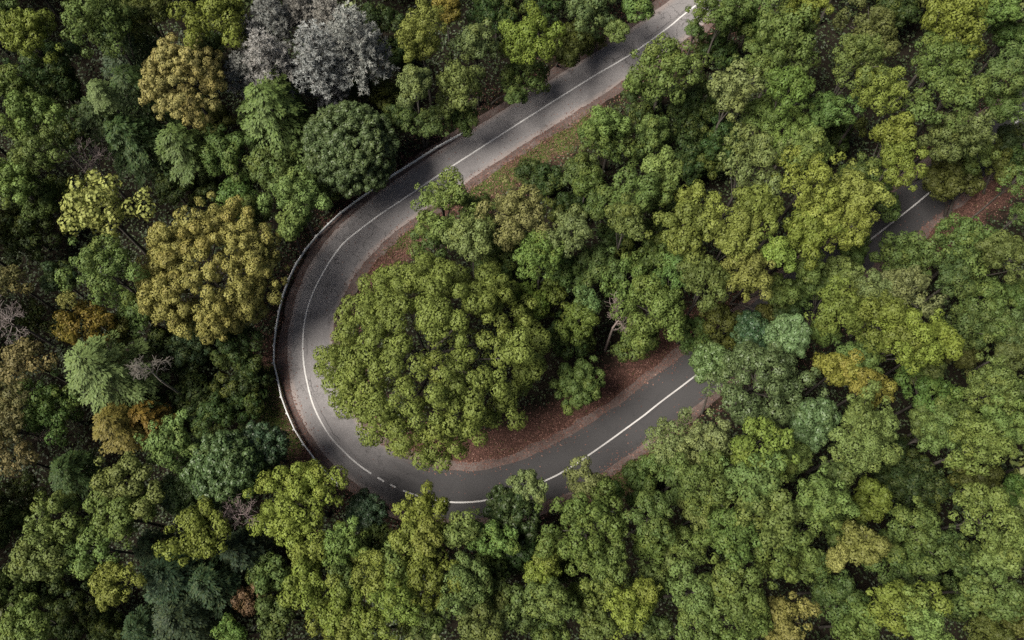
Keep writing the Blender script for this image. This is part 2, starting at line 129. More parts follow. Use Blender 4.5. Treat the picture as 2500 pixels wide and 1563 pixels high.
(45.39, 17.18, 46.74, 15.25, 16.0, 3.67, 6.98, 'b', 'ol', 'olive-green broadleaf tree up left of the sparse leaning tree at the right edge, second nearest'),
(52.19, 12.59, 51.76, 16.18, 7.3, 3.13, 5.94, 'b', 'od', 'dark olive broadleaf tree left of the sparse leaning tree at the right edge, nearest'),
(51.27, 21.76, 51.79, 21.14, 17.3, 3.03, 5.75, 'b', 'ol', 'olive-green broadleaf tree above the sparse leaning tree at the right edge, second nearest'),
(51.99, 21.96, 52.89, 18.95, 14.9, 2.81, 5.34, 'b', 'ol', 'olive-green broadleaf tree above the sparse leaning tree at the right edge, nearest'),
(60.11, 18.18, 57.9, 19.88, 7.0, 2.46, 4.67, 'b', 'dg', 'dark green broadleaf tree above the sparse leaning tree at the right edge'),
(10.24, 18.64, 10.24, 18.64, 12.6, 2.59, 4.93, 'b', 'br', 'light green broadleaf tree below the low yellow verge shrub'),
(11.07, 18.4, 11.07, 18.4, 10.5, 3.93, 7.47, 'b', 'gr', 'mid-green broadleaf tree up right of the low dark verge shrub'),
(15.24, 24.59, 15.24, 24.59, 6.2, 3.12, 5.71, 'b', 'dg', 'low dark green shrub down left of the light green roadside tree'),
(15.89, 18.93, 15.89, 18.93, 9.6, 2.98, 5.66, 'b', 'gr', 'mid-green broadleaf tree below the light green roadside tree'),
(15.72, 11.69, 15.72, 11.69, 15.0, 2.39, 4.54, 'b', 'br', 'light green broadleaf tree below the light green roadside tree'),
(2.2, 16.71, 2.2, 16.71, 4.0, 2.3, 3.68, 'b', 'dg', 'low dark shrub on the grassy verge between the road arms'),
(4.45, 14.97, 4.45, 14.97, 6.0, 2.25, 4.28, 'b', 'dg', 'low dark green shrub right of the low dark verge shrub'),
(7.69, 15.76, 7.69, 15.76, 7.8, 2.71, 5.15, 'b', 'gr', 'mid-green broadleaf tree right of the low dark verge shrub, nearest'),
(-7.34, 8.51, -7.34, 8.51, 14.5, 3.76, 7.14, 'b', 'br', 'bright green tree at the inner edge of the bend, tip of wedge'),
(-3.72, 9.7, -3.72, 9.7, 9.2, 2.73, 5.18, 'b', 'gr', 'mid-green broadleaf tree right of the bright green tree at the wedge tip'),
(0.7, 6.35, 0.7, 6.35, 16.4, 3.75, 7.13, 'b', 'lg', 'grey-green broadleaf tree below the low dark verge shrub'),
(13.02, 8.21, 13.02, 8.21, 17.7, 3.27, 6.21, 'b', 'br', 'light green broadleaf tree right of the low dark verge shrub'),
(8.24, 12.1, 8.24, 12.1, 10.4, 2.33, 4.42, 'b', 'gr', 'mid-green broadleaf tree right of the low dark verge shrub, second nearest'),
(6.2, 11.97, 6.2, 11.97, 6.0, 2.63, 5.01, 'b', 'dg', 'low dark green shrub down right of the low dark verge shrub'),
(10.13, 9.69, 10.13, 9.69, 11.5, 2.57, 4.88, 'b', 'gr', 'mid-green broadleaf tree right of the low dark verge shrub, third nearest'),
(20.4, 20.3, 20.4, 20.3, 6.8, 3.97, 6.3, 'b', 'dg', 'low dark green shrub below the light green roadside tree, nearest'),
(23.75, 19.09, 23.75, 19.09, 7.2, 3.46, 6.57, 'b', 'dg', 'dark green broadleaf tree down right of the light green roadside tree, second nearest'),
(20.81, 16.5, 20.81, 16.5, 6.0, 3.06, 5.52, 'b', 'dg', 'low dark green shrub below the light green roadside tree, second nearest'),
(17.6, 12.86, 17.6, 12.86, 6.2, 2.54, 4.82, 'b', 'dg', 'low dark green shrub above the bright green tree above the lower road'),
(24.27, 10.77, 24.27, 10.77, 18.7, 4.05, 7.7, 'b', 'lg', 'broad grey-green broadleaf tree left of the broad yellow-olive tree in the right woods'),
(29.59, 11.23, 29.59, 11.23, 19.5, 3.14, 5.96, 'b', 'ol', 'olive-green broadleaf tree above the broad yellow-olive tree in the right woods, nearest'),
(29.3, 8.61, 29.3, 8.61, 19.2, 3.48, 6.61, 'b', 'yo', 'broad yellow-olive tree in the middle of the right-hand woods'),
(33.98, 8.49, 34.66, 7.68, 17.9, 3.34, 6.35, 'b', 'yo', 'yellow-olive broadleaf tree right of the broad yellow-olive tree in the right woods'),
(38.44, 12.71, 38.44, 12.71, 11.5, 2.78, 5.27, 'b', 'gr', 'mid-green broadleaf tree right of the broad yellow-olive tree in the right woods, nearest'),
(18.89, 6.59, 18.89, 6.59, 16.7, 3.38, 6.42, 'b', 'yo', 'yellow-olive broadleaf tree above the bright green tree above the lower road, second nearest'),
(24.57, 5.65, 24.57, 5.65, 18.5, 3.3, 6.27, 'b', 'yo', 'yellow-olive broadleaf tree down left of the broad yellow-olive tree in the right woods, nearest'),
(30.47, 5.83, 30.71, 5.44, 17.6, 3.07, 5.83, 'b', 'yo', 'yellow-olive broadleaf tree below the broad yellow-olive tree in the right woods, nearest'),
(38.9, 12.22, 40.38, 10.29, 11.1, 2.58, 4.9, 'b', 'gr', 'mid-green broadleaf tree right of the broad yellow-olive tree in the right woods, second nearest'),
(53.6, 11.28, 53.6, 11.28, 12.8, 2.08, 3.95, 's', 'gr', 'small sparse tree with a leaning bare trunk by the right edge'),
(55.95, 9.3, 55.95, 9.3, 9.0, 1.68, 3.19, 's', 'gr', 'small mid-green sparse tree below the sparse leaning tree at the right edge'),
(-54.73, 8.49, -54.73, 8.49, 9.0, 4.2, 7.97, 'b', 'dg', 'dark green broadleaf tree left of the thin golden tree'),
(-49.35, 2.32, -49.35, 2.32, 9.0, 2.21, 4.2, 'b', 'db', 'dark bluish-green broadleaf tree above the small pale gold tree'),
(-52.01, 0.44, -52.01, 0.44, 13.3, 2.37, 4.5, 's', 'gb', 'brownish gold sparse tree above the twisted dead tree at the left edge'),
(-31.51, 1.06, -31.51, 1.06, 17.0, 7.54, 11.68, 'G', 'go', "huge golden-green tree left of the bend's guardrail"),
(-39.98, -0.19, -39.98, -0.19, 18.6, 3.68, 6.99, 'b', 'ol', 'olive-green broadleaf tree up right of the small pale gold tree'),
(-40.43, -1.17, -40.43, -1.17, 9.9, 3.2, 6.08, 'b', 'gr', 'mid-green broadleaf tree right of the rounded orange-brown tree'),
(-45.6, -1.93, -45.6, -1.93, 12.8, 1.3, 2.47, 's', 'go', 'small pale gold tree above the orange-brown tree at left'),
(-44.37, -4.02, -44.37, -4.02, 12.6, 3.26, 6.2, 'b', 'ob', 'rounded orange-brown tree on the left below the thin golden tree'),
(-42.03, -3.38, -42.03, -3.38, 9.0, 1.9, 3.61, 'b', 'od', 'small dark olive broadleaf tree right of the rounded orange-brown tree'),
(-49.3, -7.95, -49.3, -7.95, 14.2, 2.9, 5.52, 's', 'gb', 'brownish gold sparse tree below the twisted dead tree at the left edge'),
(-53.71, -1.21, -53.71, -1.21, 6.0, 2.55, 4.85, 's', 'dg', 'low dark green shrub right of the twisted dead tree at the left edge'),
(-52.15, -3.32, -52.15, -3.32, 12.0, 1.94, 4.65, 'x', 'bn', 'bare twisted dead tree at the left edge beside pale foliage'),
(-41.62, -8.65, -41.62, -8.65, 15.0, 4.14, 9.53, 'f', 'lg', 'pale green feathery tree with a bare broken limb at left'),
(-36.06, -9.57, -36.06, -9.57, 14.0, 1.95, 4.68, 'x', 'bp', 'bare pinkish broken limb sticking out right of the pale feathery tree'),
(-35.73, -4.19, -35.73, -4.19, 6.0, 3.39, 5.52, 'b', 'db', 'low dark bluish-green shrub up right of the pinkish broken limb'),
(-30.13, -4.28, -30.13, -4.28, 8.0, 2.86, 5.43, 'b', 'dg', 'dark green broadleaf tree above the flowering dark bush'),
(-35.5, -9.21, -35.5, -9.21, 5.0, 4.3, 4.6, 'b', 'dg', 'low dark green shrub down right of the pinkish broken limb'),
(-29.69, -8.04, -29.69, -8.04, 5.0, 2.81, 4.6, 'b', 'dg', 'low dark green shrub above the flowering dark bush, nearest'),
(-28.77, -6.39, -28.77, -6.39, 6.0, 2.14, 4.06, 'b', 'dg', 'low dark green shrub above the flowering dark bush, second nearest'),
(-29.07, -10.83, -29.07, -10.83, 5.0, 2.7, 4.6, 'b', 'dg', 'low dark bush dotted with pale flowers left of the guardrail'),
(-32.22, -11.93, -32.22, -11.93, 6.0, 2.67, 5.08, 'b', 'dg', 'low dark green shrub left of the flowering dark bush'),
(-38.32, -4.27, -38.32, -4.27, 7.0, 2.13, 4.04, 'b', 'dg', 'small dark green broadleaf tree above the pinkish broken limb'),
(-48.06, -11.98, -48.06, -11.98, 10.7, 3.91, 7.42, 'b', 'gr', 'mid-green broadleaf tree above the purplish bare branches'),
(-51.34, -11.01, -51.34, -11.01, 11.3, 2.35, 4.46, 's', 'gb', 'brownish gold sparse tree up left of the purplish bare branches'),
(-40.85, -13.72, -40.85, -13.72, 11.0, 2.71, 6.24, 'f', 'og', 'orange-gold conifer with spreading fronds at left'),
(-38.48, -12.81, -38.48, -12.81, 9.0, 2.32, 5.33, 'f', 'ob', 'brown-orange feathery tree right of the orange-gold conifer'),
(-50.93, -14.19, -50.93, -14.19, 11.7, 2.14, 4.07, 's', 'gb', 'brownish gold sparse tree left of the purplish bare branches'),
(-33.23, -16.46, -33.23, -16.46, 15.1, 3.23, 6.14, 'b', 'ol', 'olive-green broadleaf tree right of the orange-gold conifer'),
(-40.53, -9.1, -40.53, -9.1, 6.0, 2.03, 3.86, 'b', 'dg', 'low dark green shrub down left of the pinkish broken limb'),
(-28.19, -18.41, -28.19, -18.41, 14.0, 4.13, 7.85, 'd', 'bg', "wide blue-green dense tree left of the guardrail's lower end"),
(-32.91, -20.79, -32.91, -20.79, 12.0, 2.27, 4.31, 'd', 'bg', 'blue-green dense-leaved tree up left of the yellow-green tree by the reddish twigs'),
(-25.3, -16.1, -25.3, -16.1, 11.0, 2.5, 4.75, 'd', 'bd', 'deep blue-green dense-leaved tree up right of the wide blue-green tree at lower left'),
(-20.38, -21.9, -20.38, -21.9, 15.0, 5.29, 8.2, 'B', 'yo', "large yellow-green tree hiding the guardrail's lower end"),
(-36.19, -20.42, -36.19, -20.42, 16.8, 3.29, 6.26, 'b', 'ol', 'olive-green broadleaf tree below the orange-gold conifer'),
(-36.85, -23.4, -36.85, -23.4, 17.3, 3.24, 6.16, 'b', 'ol', 'olive-green broadleaf tree up left of the dark drooping conifer at lower left'),
(-39.11, -26.24, -39.11, -26.24, 16.2, 3.01, 5.73, 'b', 'ol', 'olive-green broadleaf tree left of the dark drooping conifer at lower left, nearest'),
(-42.38, -23.88, -42.38, -23.88, 17.2, 3.16, 6.01, 'b', 'ol', 'olive-green broadleaf tree below the purplish bare branches, nearest'),
(-43.62, -27.01, -43.62, -27.01, 17.5, 3.12, 5.93, 'b', 'ol', 'olive-green broadleaf tree below the purplish bare branches, second nearest'),
(-45.47, -18.26, -45.47, -18.26, 10.0, 2.44, 5.61, 'f', 'dg', 'dark green feathery tree down right of the purplish bare branches'),
(-49.44, -14.62, -49.44, -14.62, 8.0, 2.06, 4.94, 'x', 'bp', 'bare purplish fallen branches between trees near the left edge'),
(-49.92, -17.27, -49.92, -17.27, 12.2, 2.63, 5.0, 's', 'gb', 'brownish gold sparse tree down left of the purplish bare branches'),
(-51.23, -20.96, -51.23, -20.96, 8.0, 3.19, 6.07, 'b', 'dg', 'dark green broadleaf tree below the purplish bare branches'),
(-51.36, -24.01, -51.36, -24.01, 9.2, 2.32, 4.41, 'b', 'gr', 'mid-green broadleaf tree down left of the purplish bare branches'),
(-29.66, -25.06, -29.66, -25.06, 16.0, 3.28, 6.24, 'b', 'yo', 'yellow-green tree left of the reddish bare twigs at lower left'),
(-26.12, -22.82, -26.12, -22.82, 14.0, 1.96, 4.71, 'x', 'bp', 'tangle of reddish bare twigs between two yellow-green trees at lower left'),
(-36.36, -29.43, -36.36, -29.43, 16.6, 2.57, 4.88, 'b', 'yo', 'yellow-olive broadleaf tree left of the dark drooping conifer at lower left'),
(-33.09, -28.43, -33.09, -28.43, 13.0, 3.66, 8.42, 'f', 'db', 'dark feathery conifer with drooping fronds at lower left'),
(-29.48, -29.23, -29.48, -29.23, 12.0, 2.57, 5.9, 'f', 'db', 'dark bluish-green feathery tree right of the dark drooping conifer at lower left'),
(-26.99, -26.24, -26.99, -26.24, 11.0, 2.45, 5.63, 'f', 'db', 'dark bluish-green feathery tree below the tangle of reddish twigs'),
(-36.06, -25.8, -36.06, -25.8, 10.0, 2.04, 4.69, 'f', 'db', 'dark bluish-green feathery tree up left of the dark drooping conifer at lower left'),
(-32.27, -32.31, -32.27, -32.31, 12.0, 3.41, 7.83, 'f', 'db', 'dark bluish-green feathery tree below the dark drooping conifer at lower left'),
(-24.39, -28.36, -24.39, -28.36, 9.4, 2.29, 4.35, 'b', 'gr', 'mid-green broadleaf tree up right of the small brownish twiggy tree'),
(-26.34, -30.8, -26.34, -30.8, 9.0, 1.77, 3.36, 's', 'bt', 'small brownish twiggy tree among dark conifers near the bottom edge'),
(-49.72, -29.83, -49.72, -29.83, 10.5, 2.68, 5.09, 'b', 'gr', 'mid-green broadleaf tree below the purplish bare branches'),
(-45.09, -32.94, -45.09, -32.94, 15.7, 2.81, 5.34, 'b', 'ol', 'olive-green broadleaf tree left of the dark drooping conifer at lower left, second nearest'),
(-47.35, -29.07, -47.35, -29.07, 7.3, 2.52, 4.79, 'b', 'dg', 'dark green broadleaf tree left of the dark drooping conifer at lower left'),
(-44.17, -32.58, -44.17, -32.58, 9.1, 3.5, 6.64, 'b', 'dg', 'dark green broadleaf tree down left of the dark drooping conifer at lower left, second nearest'),
(-40.42, -33.3, -40.42, -33.3, 8.3, 2.64, 5.01, 'b', 'dg', 'dark green broadleaf tree down left of the dark drooping conifer at lower left, nearest'),
(-36.03, -33.43, -36.03, -33.43, 11.0, 2.23, 5.12, 'f', 'db', 'dark bluish-green feathery tree down left of the dark drooping conifer at lower left'),
(-18.74, -26.86, -18.74, -26.86, 15.1, 2.31, 4.39, 'b', 'yo', 'yellow-olive broadleaf tree below the large yellow-green guardrail tree'),
(-19.23, -29.64, -19.23, -29.64, 16.2, 2.42, 4.6, 'b', 'yo', 'yellow-olive broadleaf tree right of the small brownish twiggy tree, nearest'),
(-15.91, -26.21, -15.91, -26.21, 15.6, 2.79, 5.3, 'b', 'br', 'light green broadleaf tree down left of the small dark bush at the lower bend'),
(-16.1, -31.63, -16.1, -31.63, 17.2, 3.09, 5.87, 'b', 'yo', 'yellow-olive broadleaf tree right of the small brownish twiggy tree, second nearest'),
(-23.17, -32.5, -23.17, -32.5, 10.5, 2.4, 4.57, 'b', 'gr', 'mid-green broadleaf tree down right of the small brownish twiggy tree'),
(-26.83, -33.88, -26.83, -33.88, 11.0, 1.88, 3.56, 'b', 'ol', 'small olive-green broadleaf tree below the small brownish twiggy tree'),
(-8.62, -23.64, -8.56, -22.85, 12.5, 2.84, 5.39, 'b', 'yo', 'yellow-green tree reaching over the lower bend of the road'),
(-15.06, -22.12, -15.06, -22.12, 8.0, 2.01, 3.82, 'd', 'bd', "small dark blue-green bush beside the lower bend's outer edge"),
(-13.67, -24.98, -13.67, -24.98, 8.6, 2.51, 4.77, 'b', 'gr', 'mid-green broadleaf tree down right of the small dark bush at the lower bend'),
(-7.86, -25.38, -7.86, -25.38, 16.0, 2.21, 4.2, 'b', 'yo', 'yellow-olive broadleaf tree below the yellow-green tree at the lower bend, nearest'),
(-4.89, -24.82, -4.89, -24.82, 14.9, 2.24, 4.27, 'b', 'br', 'light green broadleaf tree down right of the yellow-green tree at the lower bend'),
(-9.2, -26.94, -9.2, -26.94, 16.4, 3.0, 5.7, 'b', 'yo', 'yellow-olive broadleaf tree below the yellow-green tree at the lower bend, second nearest'),
(-11.14, -27.78, -11.14, -27.78, 16.2, 2.43, 4.62, 'b', 'br', 'light green broadleaf tree down right of the small dark bush at the lower bend'),
(-1.74, -25.58, -1.74, -25.58, 13.9, 2.18, 4.15, 'b', 'br', 'light green broadleaf tree down left of the dark green tree over the lower road'),
(-13.22, -28.75, -13.22, -28.75, 16.5, 2.82, 5.35, 'b', 'yo', 'yellow-olive broadleaf tree below the small dark bush at the lower bend, nearest'),
(-7.82, -29.43, -7.82, -29.43, 16.8, 2.8, 5.32, 'b', 'yo', 'yellow-olive broadleaf tree below the yellow-green tree at the lower bend, third nearest'),
(-10.47, -31.06, -10.47, -31.06, 17.7, 2.92, 5.54, 'b', 'yo', 'yellow-olive broadleaf tree below the yellow-green tree at the lower bend, fourth nearest'),
(-15.5, -29.2, -15.5, -29.2, 15.8, 1.95, 3.71, 'b', 'br', 'light green broadleaf tree below the small dark bush at the lower bend'),
(-15.51, -33.05, -15.51, -33.05, 16.0, 2.72, 5.17, 'b', 'yo', 'yellow-olive broadleaf tree right of the small brownish twiggy tree, third nearest'),
(-8.19, -33.25, -8.19, -33.25, 13.7, 2.64, 5.01, 'b', 'ol', 'olive-green broadleaf tree below the yellow-green tree at the lower bend'),
(-12.56, -33.37, -12.56, -33.37, 16.6, 2.54, 4.82, 'b', 'yo', 'yellow-olive broadleaf tree below the small dark bush at the lower bend, second nearest'),
(0.27, -23.2, 0.25, -23.14, 12.0, 2.6, 4.93, 'd', 'dg', 'tall dark green tree standing over the lower road line'),
(0.03, -23.18, -0.82, -21.17, 9.0, 1.55, 2.95, 'd', 'dg', 'small dark green dense-leaved tree up left of the dark green tree over the lower road'),
(1.74, -22.74, 1.49, -20.73, 15.3, 1.77, 3.36, 'b', 'lg', 'small grey-green broadleaf tree up right of the dark green tree over the lower road'),
(0.34, -25.8, 0.34, -25.8, 10.0, 2.46, 4.68, 'd', 'dg', 'dark green dense-leaved tree below the dark green tree over the lower road'),
(7.49, -20.49, 7.16, -19.77, 12.3, 2.53, 4.8, 'b', 'lg', 'grey-green broadleaf tree above the large domed olive tree below the road'),
(7.02, -24.71, 7.02, -24.71, 17.0, 4.87, 7.54, 'B', 'ol', 'large domed olive-green tree below the lower road'),
(8.59, -28.56, 8.59, -28.56, 17.2, 2.96, 5.61, 'b', 'ol', 'olive-green broadleaf tree down right of the large domed olive tree below the road, nearest'),
(3.49, -27.08, 3.49, -27.08, 14.0, 1.76, 3.35, 'b', 'yo', 'small yellow-olive broadleaf tree down left of the large domed olive tree below the road'),
(12.8, -23.91, 12.8, -23.91, 17.1, 2.84, 5.39, 'b', 'ol', 'olive-green broadleaf tree right of the large domed olive tree below the road, nearest'),
(13.59, -19.52, 13.59, -19.52, 7.4, 2.12, 4.04, 'b', 'gr', "mid-green broadleaf tree down left of the pale green tree at the lower road's edge"),
(13.57, -25.82, 13.57, -25.82, 13.2, 2.37, 4.51, 'b', 'ol', 'olive-green broadleaf tree right of the large domed olive tree below the road, second nearest'),
(13.24, -28.86, 13.24, -28.86, 13.6, 2.5, 4.76, 'b', 'ol', 'olive-green broadleaf tree down right of the large domed olive tree below the road, second nearest'),
(12.08, -30.41, 12.08, -30.41, 16.5, 1.77, 3.36, 'b', 'yo', 'small yellow-olive broadleaf tree down right of the large domed olive tree below the road'),
(3.09, -28.61, 3.09, -28.61, 12.9, 2.11, 4.01, 'b', 'yo', 'yellow-olive broadleaf tree down left of the large domed olive tree below the road'),
(-1.91, -27.66, -1.91, -27.66, 11.5, 2.49, 4.74, 'b', 'gr', 'mid-green broadleaf tree down left of the dark green tree over the lower road'),
(-4.3, -29.66, -4.3, -29.66, 17.0, 2.79, 5.3, 'b', 'ol', 'olive-green broadleaf tree down right of the yellow-green tree at the lower bend'),
(-1.73, -30.23, -1.73, -30.23, 13.3, 2.42, 4.6, 'b', 'ol', 'olive-green broadleaf tree below the dark green tree over the lower road, nearest'),
(-2.93, -32.58, -2.93, -32.58, 16.0, 2.96, 5.63, 'b', 'ol', 'olive-green broadleaf tree below the dark green tree over the lower road, third nearest'),
(0.32, -31.63, 0.32, -31.63, 13.3, 2.49, 4.74, 'b', 'ol', 'olive-green broadleaf tree below the dark green tree over the lower road, second nearest'),
(3.7, -31.24, 3.7, -31.24, 15.4, 2.84, 5.39, 'b', 'ol', 'olive-green broadleaf tree down left of the large domed olive tree below the road'),
(3.58, -33.55, 3.58, -33.55, 11.1, 2.55, 4.84, 'b', 'gr', 'mid-green broadleaf tree below the large domed olive tree below the road'),
(6.64, -30.87, 6.64, -30.87, 11.1, 2.31, 4.39, 'b', 'ol', 'olive-green broadleaf tree below the large domed olive tree below the road, nearest'),
(7.86, -32.96, 7.86, -32.96, 12.7, 2.34, 4.44, 'b', 'ol', 'olive-green broadleaf tree below the large domed olive tree below the road, second nearest'),
(10.47, -31.57, 10.47, -31.57, 17.4, 2.76, 5.25, 'b', 'yo', 'yellow-olive broadleaf tree down right of the large domed olive tree below the road'),
(13.5, -33.26, 13.5, -33.26, 12.7, 2.17, 4.12, 'b', 'ol', 'olive-green broadleaf tree down right of the large domed olive tree below the road, fourth nearest'),
(5.63, -27.86, 5.63, -27.86, 8.0, 1.98, 3.76, 'b', 'dg', 'small dark green broadleaf tree down left of the large domed olive tree below the road'),
(-8.49, -7.93, -8.49, -7.93, 20.0, 11.18, 14.54, 'C', 'ce', 'giant domed green tree filling the inside of the hairpin bend'),
(2.99, 2.31, 2.99, 2.31, 16.0, 3.55, 6.74, 'b', 'br', 'light green broadleaf tree up left of the yellow-green tree left of the dead branches'),
(6.06, 4.32, 6.06, 4.32, 16.2, 2.66, 5.06, 'b', 'lg', 'grey-green broadleaf tree down right of the low dark verge shrub'),
(-8.59, 7.27, -8.59, 7.27, 9.2, 3.1, 5.88, 'b', 'gr', 'mid-green broadleaf tree below the bright green tree at the wedge tip'),
(-4.3, 4.41, -4.3, 4.41, 15.5, 2.87, 5.44, 'b', 'lg', 'grey-green broadleaf tree down right of the bright green tree at the wedge tip'),
(-1.1, 5.48, -1.1, 5.48, 10.6, 2.85, 5.41, 'b', 'gr', 'mid-green broadleaf tree down right of the bright green tree at the wedge tip'),
(11.82, 6.96, 11.82, 6.96, 8.0, 3.13, 5.95, 'b', 'dg', 'dark green broadleaf tree above the pale dead branches'),
(11.42, 5.21, 11.42, 5.21, 16.8, 2.65, 5.04, 'b', 'br', 'light green broadleaf tree above the bright green tree above the lower road'),
(14.72, 8.21, 14.72, 8.21, 11.1, 2.57, 4.88, 'b', 'gr', 'mid-green broadleaf tree above the bright green tree above the lower road, second nearest'),
(1.99, -1.2, 1.99, -1.2, 10.8, 2.98, 5.66, 'b', 'yg', 'yellow-green broadleaf tree left of the yellow-green tree left of the dead branches'),
(4.18, 0.7, 4.18, 0.7, 9.0, 2.29, 4.36, 'b', 'yg', 'yellow-green broadleaf tree up left of the yellow-green tree left of the dead branches'),
(7.05, -3.26, 7.05, -3.26, 11.7, 2.75, 5.22, 'b', 'yg', 'yellow-green shrubby tree left of the bare dead branches inside the wedge'),
(6.44, -4.24, 6.44, -4.24, 9.0, 3.11, 5.91, 'b', 'dg', 'dark green broadleaf tree below the yellow-green tree left of the dead branches'),
(7.9, -1.23, 7.9, -1.23, 11.0, 2.14, 4.07, 'b', 'bg', 'blue-green broadleaf tree above the yellow-green tree left of the dead branches'),
(10.73, -3.49, 10.73, -3.49, 12.0, 1.85, 4.43, 'x', 'bp', 'pale bare dead branches in a gap in the middle of the wedge'),
(12.02, 1.43, 12.02, 1.43, 11.8, 3.24, 6.16, 'b', 'gr', 'mid-green broadleaf tree above the pale dead branches, nearest'),
(14.62, -3.13, 14.62, -3.13, 15.6, 4.14, 7.87, 'b', 'br', 'bright green dense tree above the lower road inside the wedge'),
(13.84, -4.27, 13.84, -4.27, 9.3, 3.38, 6.42, 'b', 'gr', 'mid-green broadleaf tree down right of the pale dead branches'),
(6.94, -9.44, 6.94, -9.44, 10.0, 3.38, 5.24, 'B', 'gr', 'green tree standing alone on red leaf litter inside the bend'),
(9.14, 2.78, 9.14, 2.78, 11.5, 2.99, 5.67, 'b', 'gr', 'mid-green broadleaf tree above the pale dead branches, second nearest'),
(15.3, 3.8, 15.3, 3.8, 11.8, 2.8, 5.32, 'b', 'gr', 'mid-green broadleaf tree above the bright green tree above the lower road, nearest'),
(-1.34, 2.78, -1.34, 2.78, 9.0, 2.78, 5.28, 'b', 'dg', 'dark green broadleaf tree down right of the bright green tree at the wedge tip'),
(5.98, 2.64, 5.98, 2.64, 10.1, 2.37, 4.51, 'b', 'gr', 'mid-green broadleaf tree above the yellow-green tree left of the dead branches'),
(16.87, 3.55, 16.87, 3.55, 18.6, 3.37, 6.4, 'b', 'yo', 'yellow-olive broadleaf tree above the bright green tree above the lower road, nearest'),
(21.45, 2.9, 21.45, 2.9, 19.6, 3.15, 5.98, 'b', 'yo', 'yellow-olive broadleaf tree down left of the broad yellow-olive tree in the right woods, second nearest'),
(29.12, 4.77, 29.67, 3.72, 17.7, 3.23, 6.13, 'b', 'yo', 'yellow-olive broadleaf tree below the broad yellow-olive tree in the right woods, second nearest'),
(31.27, 6.39, 33.73, 3.99, 17.6, 2.62, 4.97, 'b', 'yo', 'yellow-olive broadleaf tree down right of the broad yellow-olive tree in the right woods'),
(30.25, 4.66, 30.27, 1.27, 14.3, 2.08, 3.95, 'b', 'br', 'light green broadleaf tree below the broad yellow-olive tree in the right woods'),
(22.78, 0.11, 23.24, -0.45, 17.8, 3.27, 6.22, 'b', 'go2', 'gold-tinged olive broadleaf tree right of the bright green tree above the lower road'),
(19.09, -1.33, 19.09, -1.33, 17.7, 3.01, 5.72, 'b', 'ol', 'olive-green broadleaf tree up right of the bright green tree above the lower road, second nearest'),
(17.05, 1.01, 17.05, 1.01, 14.4, 2.7, 5.12, 'b', 'ol', 'olive-green broadleaf tree up right of the bright green tree above the lower road, nearest'),
(21.57, -0.79, 22.54, -2.27, 8.4, 2.86, 5.43, 'b', 'od', 'dark olive broadleaf tree right of the bright green tree above the lower road'),
(27.72, 2.86, 27.85, -0.67, 12.4, 2.11, 4.01, 'b', 'ol', 'olive-green broadleaf tree above the large blue-green tree at right'),
(25.63, 2.22, 26.26, 1.23, 17.6, 2.17, 4.12, 'b', 'yo', 'yellow-olive broadleaf tree below the broad yellow-olive tree in the right woods, third nearest'),
(31.41, -3.92, 29.16, -1.3, 9.0, 1.91, 3.63, 'b', 'dg', 'small dark green broadleaf tree above the large blue-green tree at right'),
(34.94, 9.22, 37.34, 5.37, 9.0, 2.13, 4.05, 'b', 'gr', 'small mid-green broadleaf tree up left of the broad yellow-olive tree above the gold one'),
(18.99, -2.69, 19.72, -3.7, 8.3, 2.29, 4.35, 'b', 'gr', 'mid-green broadleaf tree down right of the bright green tree above the lower road'),
(43.11, 4.7, 43.11, 4.7, 10.7, 3.89, 7.38, 'b', 'gr', 'mid-green broadleaf tree above the broad yellow-olive tree above the gold one'),
(48.78, 4.73, 48.78, 4.73, 13.0, 4.35, 8.27, 'b', 'gr', 'broad mid-green broadleaf tree down left of the sparse leaning tree at the right edge'),
(50.58, 2.39, 50.58, 2.39, 15.4, 3.12, 5.93, 'b', 'ol', 'olive-green broadleaf tree below the sparse leaning tree at the right edge'),
(39.14, -1.9, 39.14, -1.9, 17.3, 3.63, 6.89, 'b', 'lg', 'grey-green broadleaf tree up right of the broad yellow-olive tree above the gold one'),
(35.95, -1.79, 35.95, -1.79, 16.2, 2.79, 5.31, 'b', 'lg', 'grey-green broadleaf tree up left of the broad yellow-olive tree above the gold one'),
(46.64, 1.17, 46.64, 1.17, 12.1, 2.77, 5.26, 'b', 'gr', 'mid-green broadleaf tree up right of the broad yellow-olive tree above the gold one'),
(31.8, -4.33, 31.8, -4.33, 18.2, 3.22, 6.12, 'b', 'yo', 'yellow-olive broadleaf tree left of the broad yellow-olive tree above the gold one'),
(36.64, -4.86, 36.64, -4.86, 17.7, 3.76, 7.14, 'b', 'yo', 'broad yellow-olive tree above the deep gold tree at right'),
(38.27, -6.73, 38.27, -6.73, 17.5, 3.66, 6.95, 'b', 'yo', 'yellow-olive broadleaf tree down right of the broad yellow-olive tree above the gold one'),
(35.52, -7.42, 35.52, -7.42, 12.6, 2.87, 5.45, 'b', 'ol', 'olive-green broadleaf tree up right of the deep gold tree at right'),
(32.48, -4.23, 32.48, -4.23, 10.9, 1.95, 3.7, 'b', 'ol', 'small olive-green broadleaf tree above the deep gold tree at right'),
(42.33, -6.61, 42.33, -6.61, 15.7, 2.43, 4.61, 'b', 'yo', 'yellow-olive broadleaf tree right of the broad yellow-olive tree above the gold one'),
(50.05, -1.03, 50.05, -1.03, 11.3, 3.24, 6.16, 'b', 'gr', 'mid-green broadleaf tree right of the broad yellow-olive tree above the gold one, second nearest'),
(48.49, -3.11, 48.49, -3.11, 11.1, 3.61, 6.85, 'b', 'gr', 'mid-green broadleaf tree right of the broad yellow-olive tree above the gold one, nearest'),
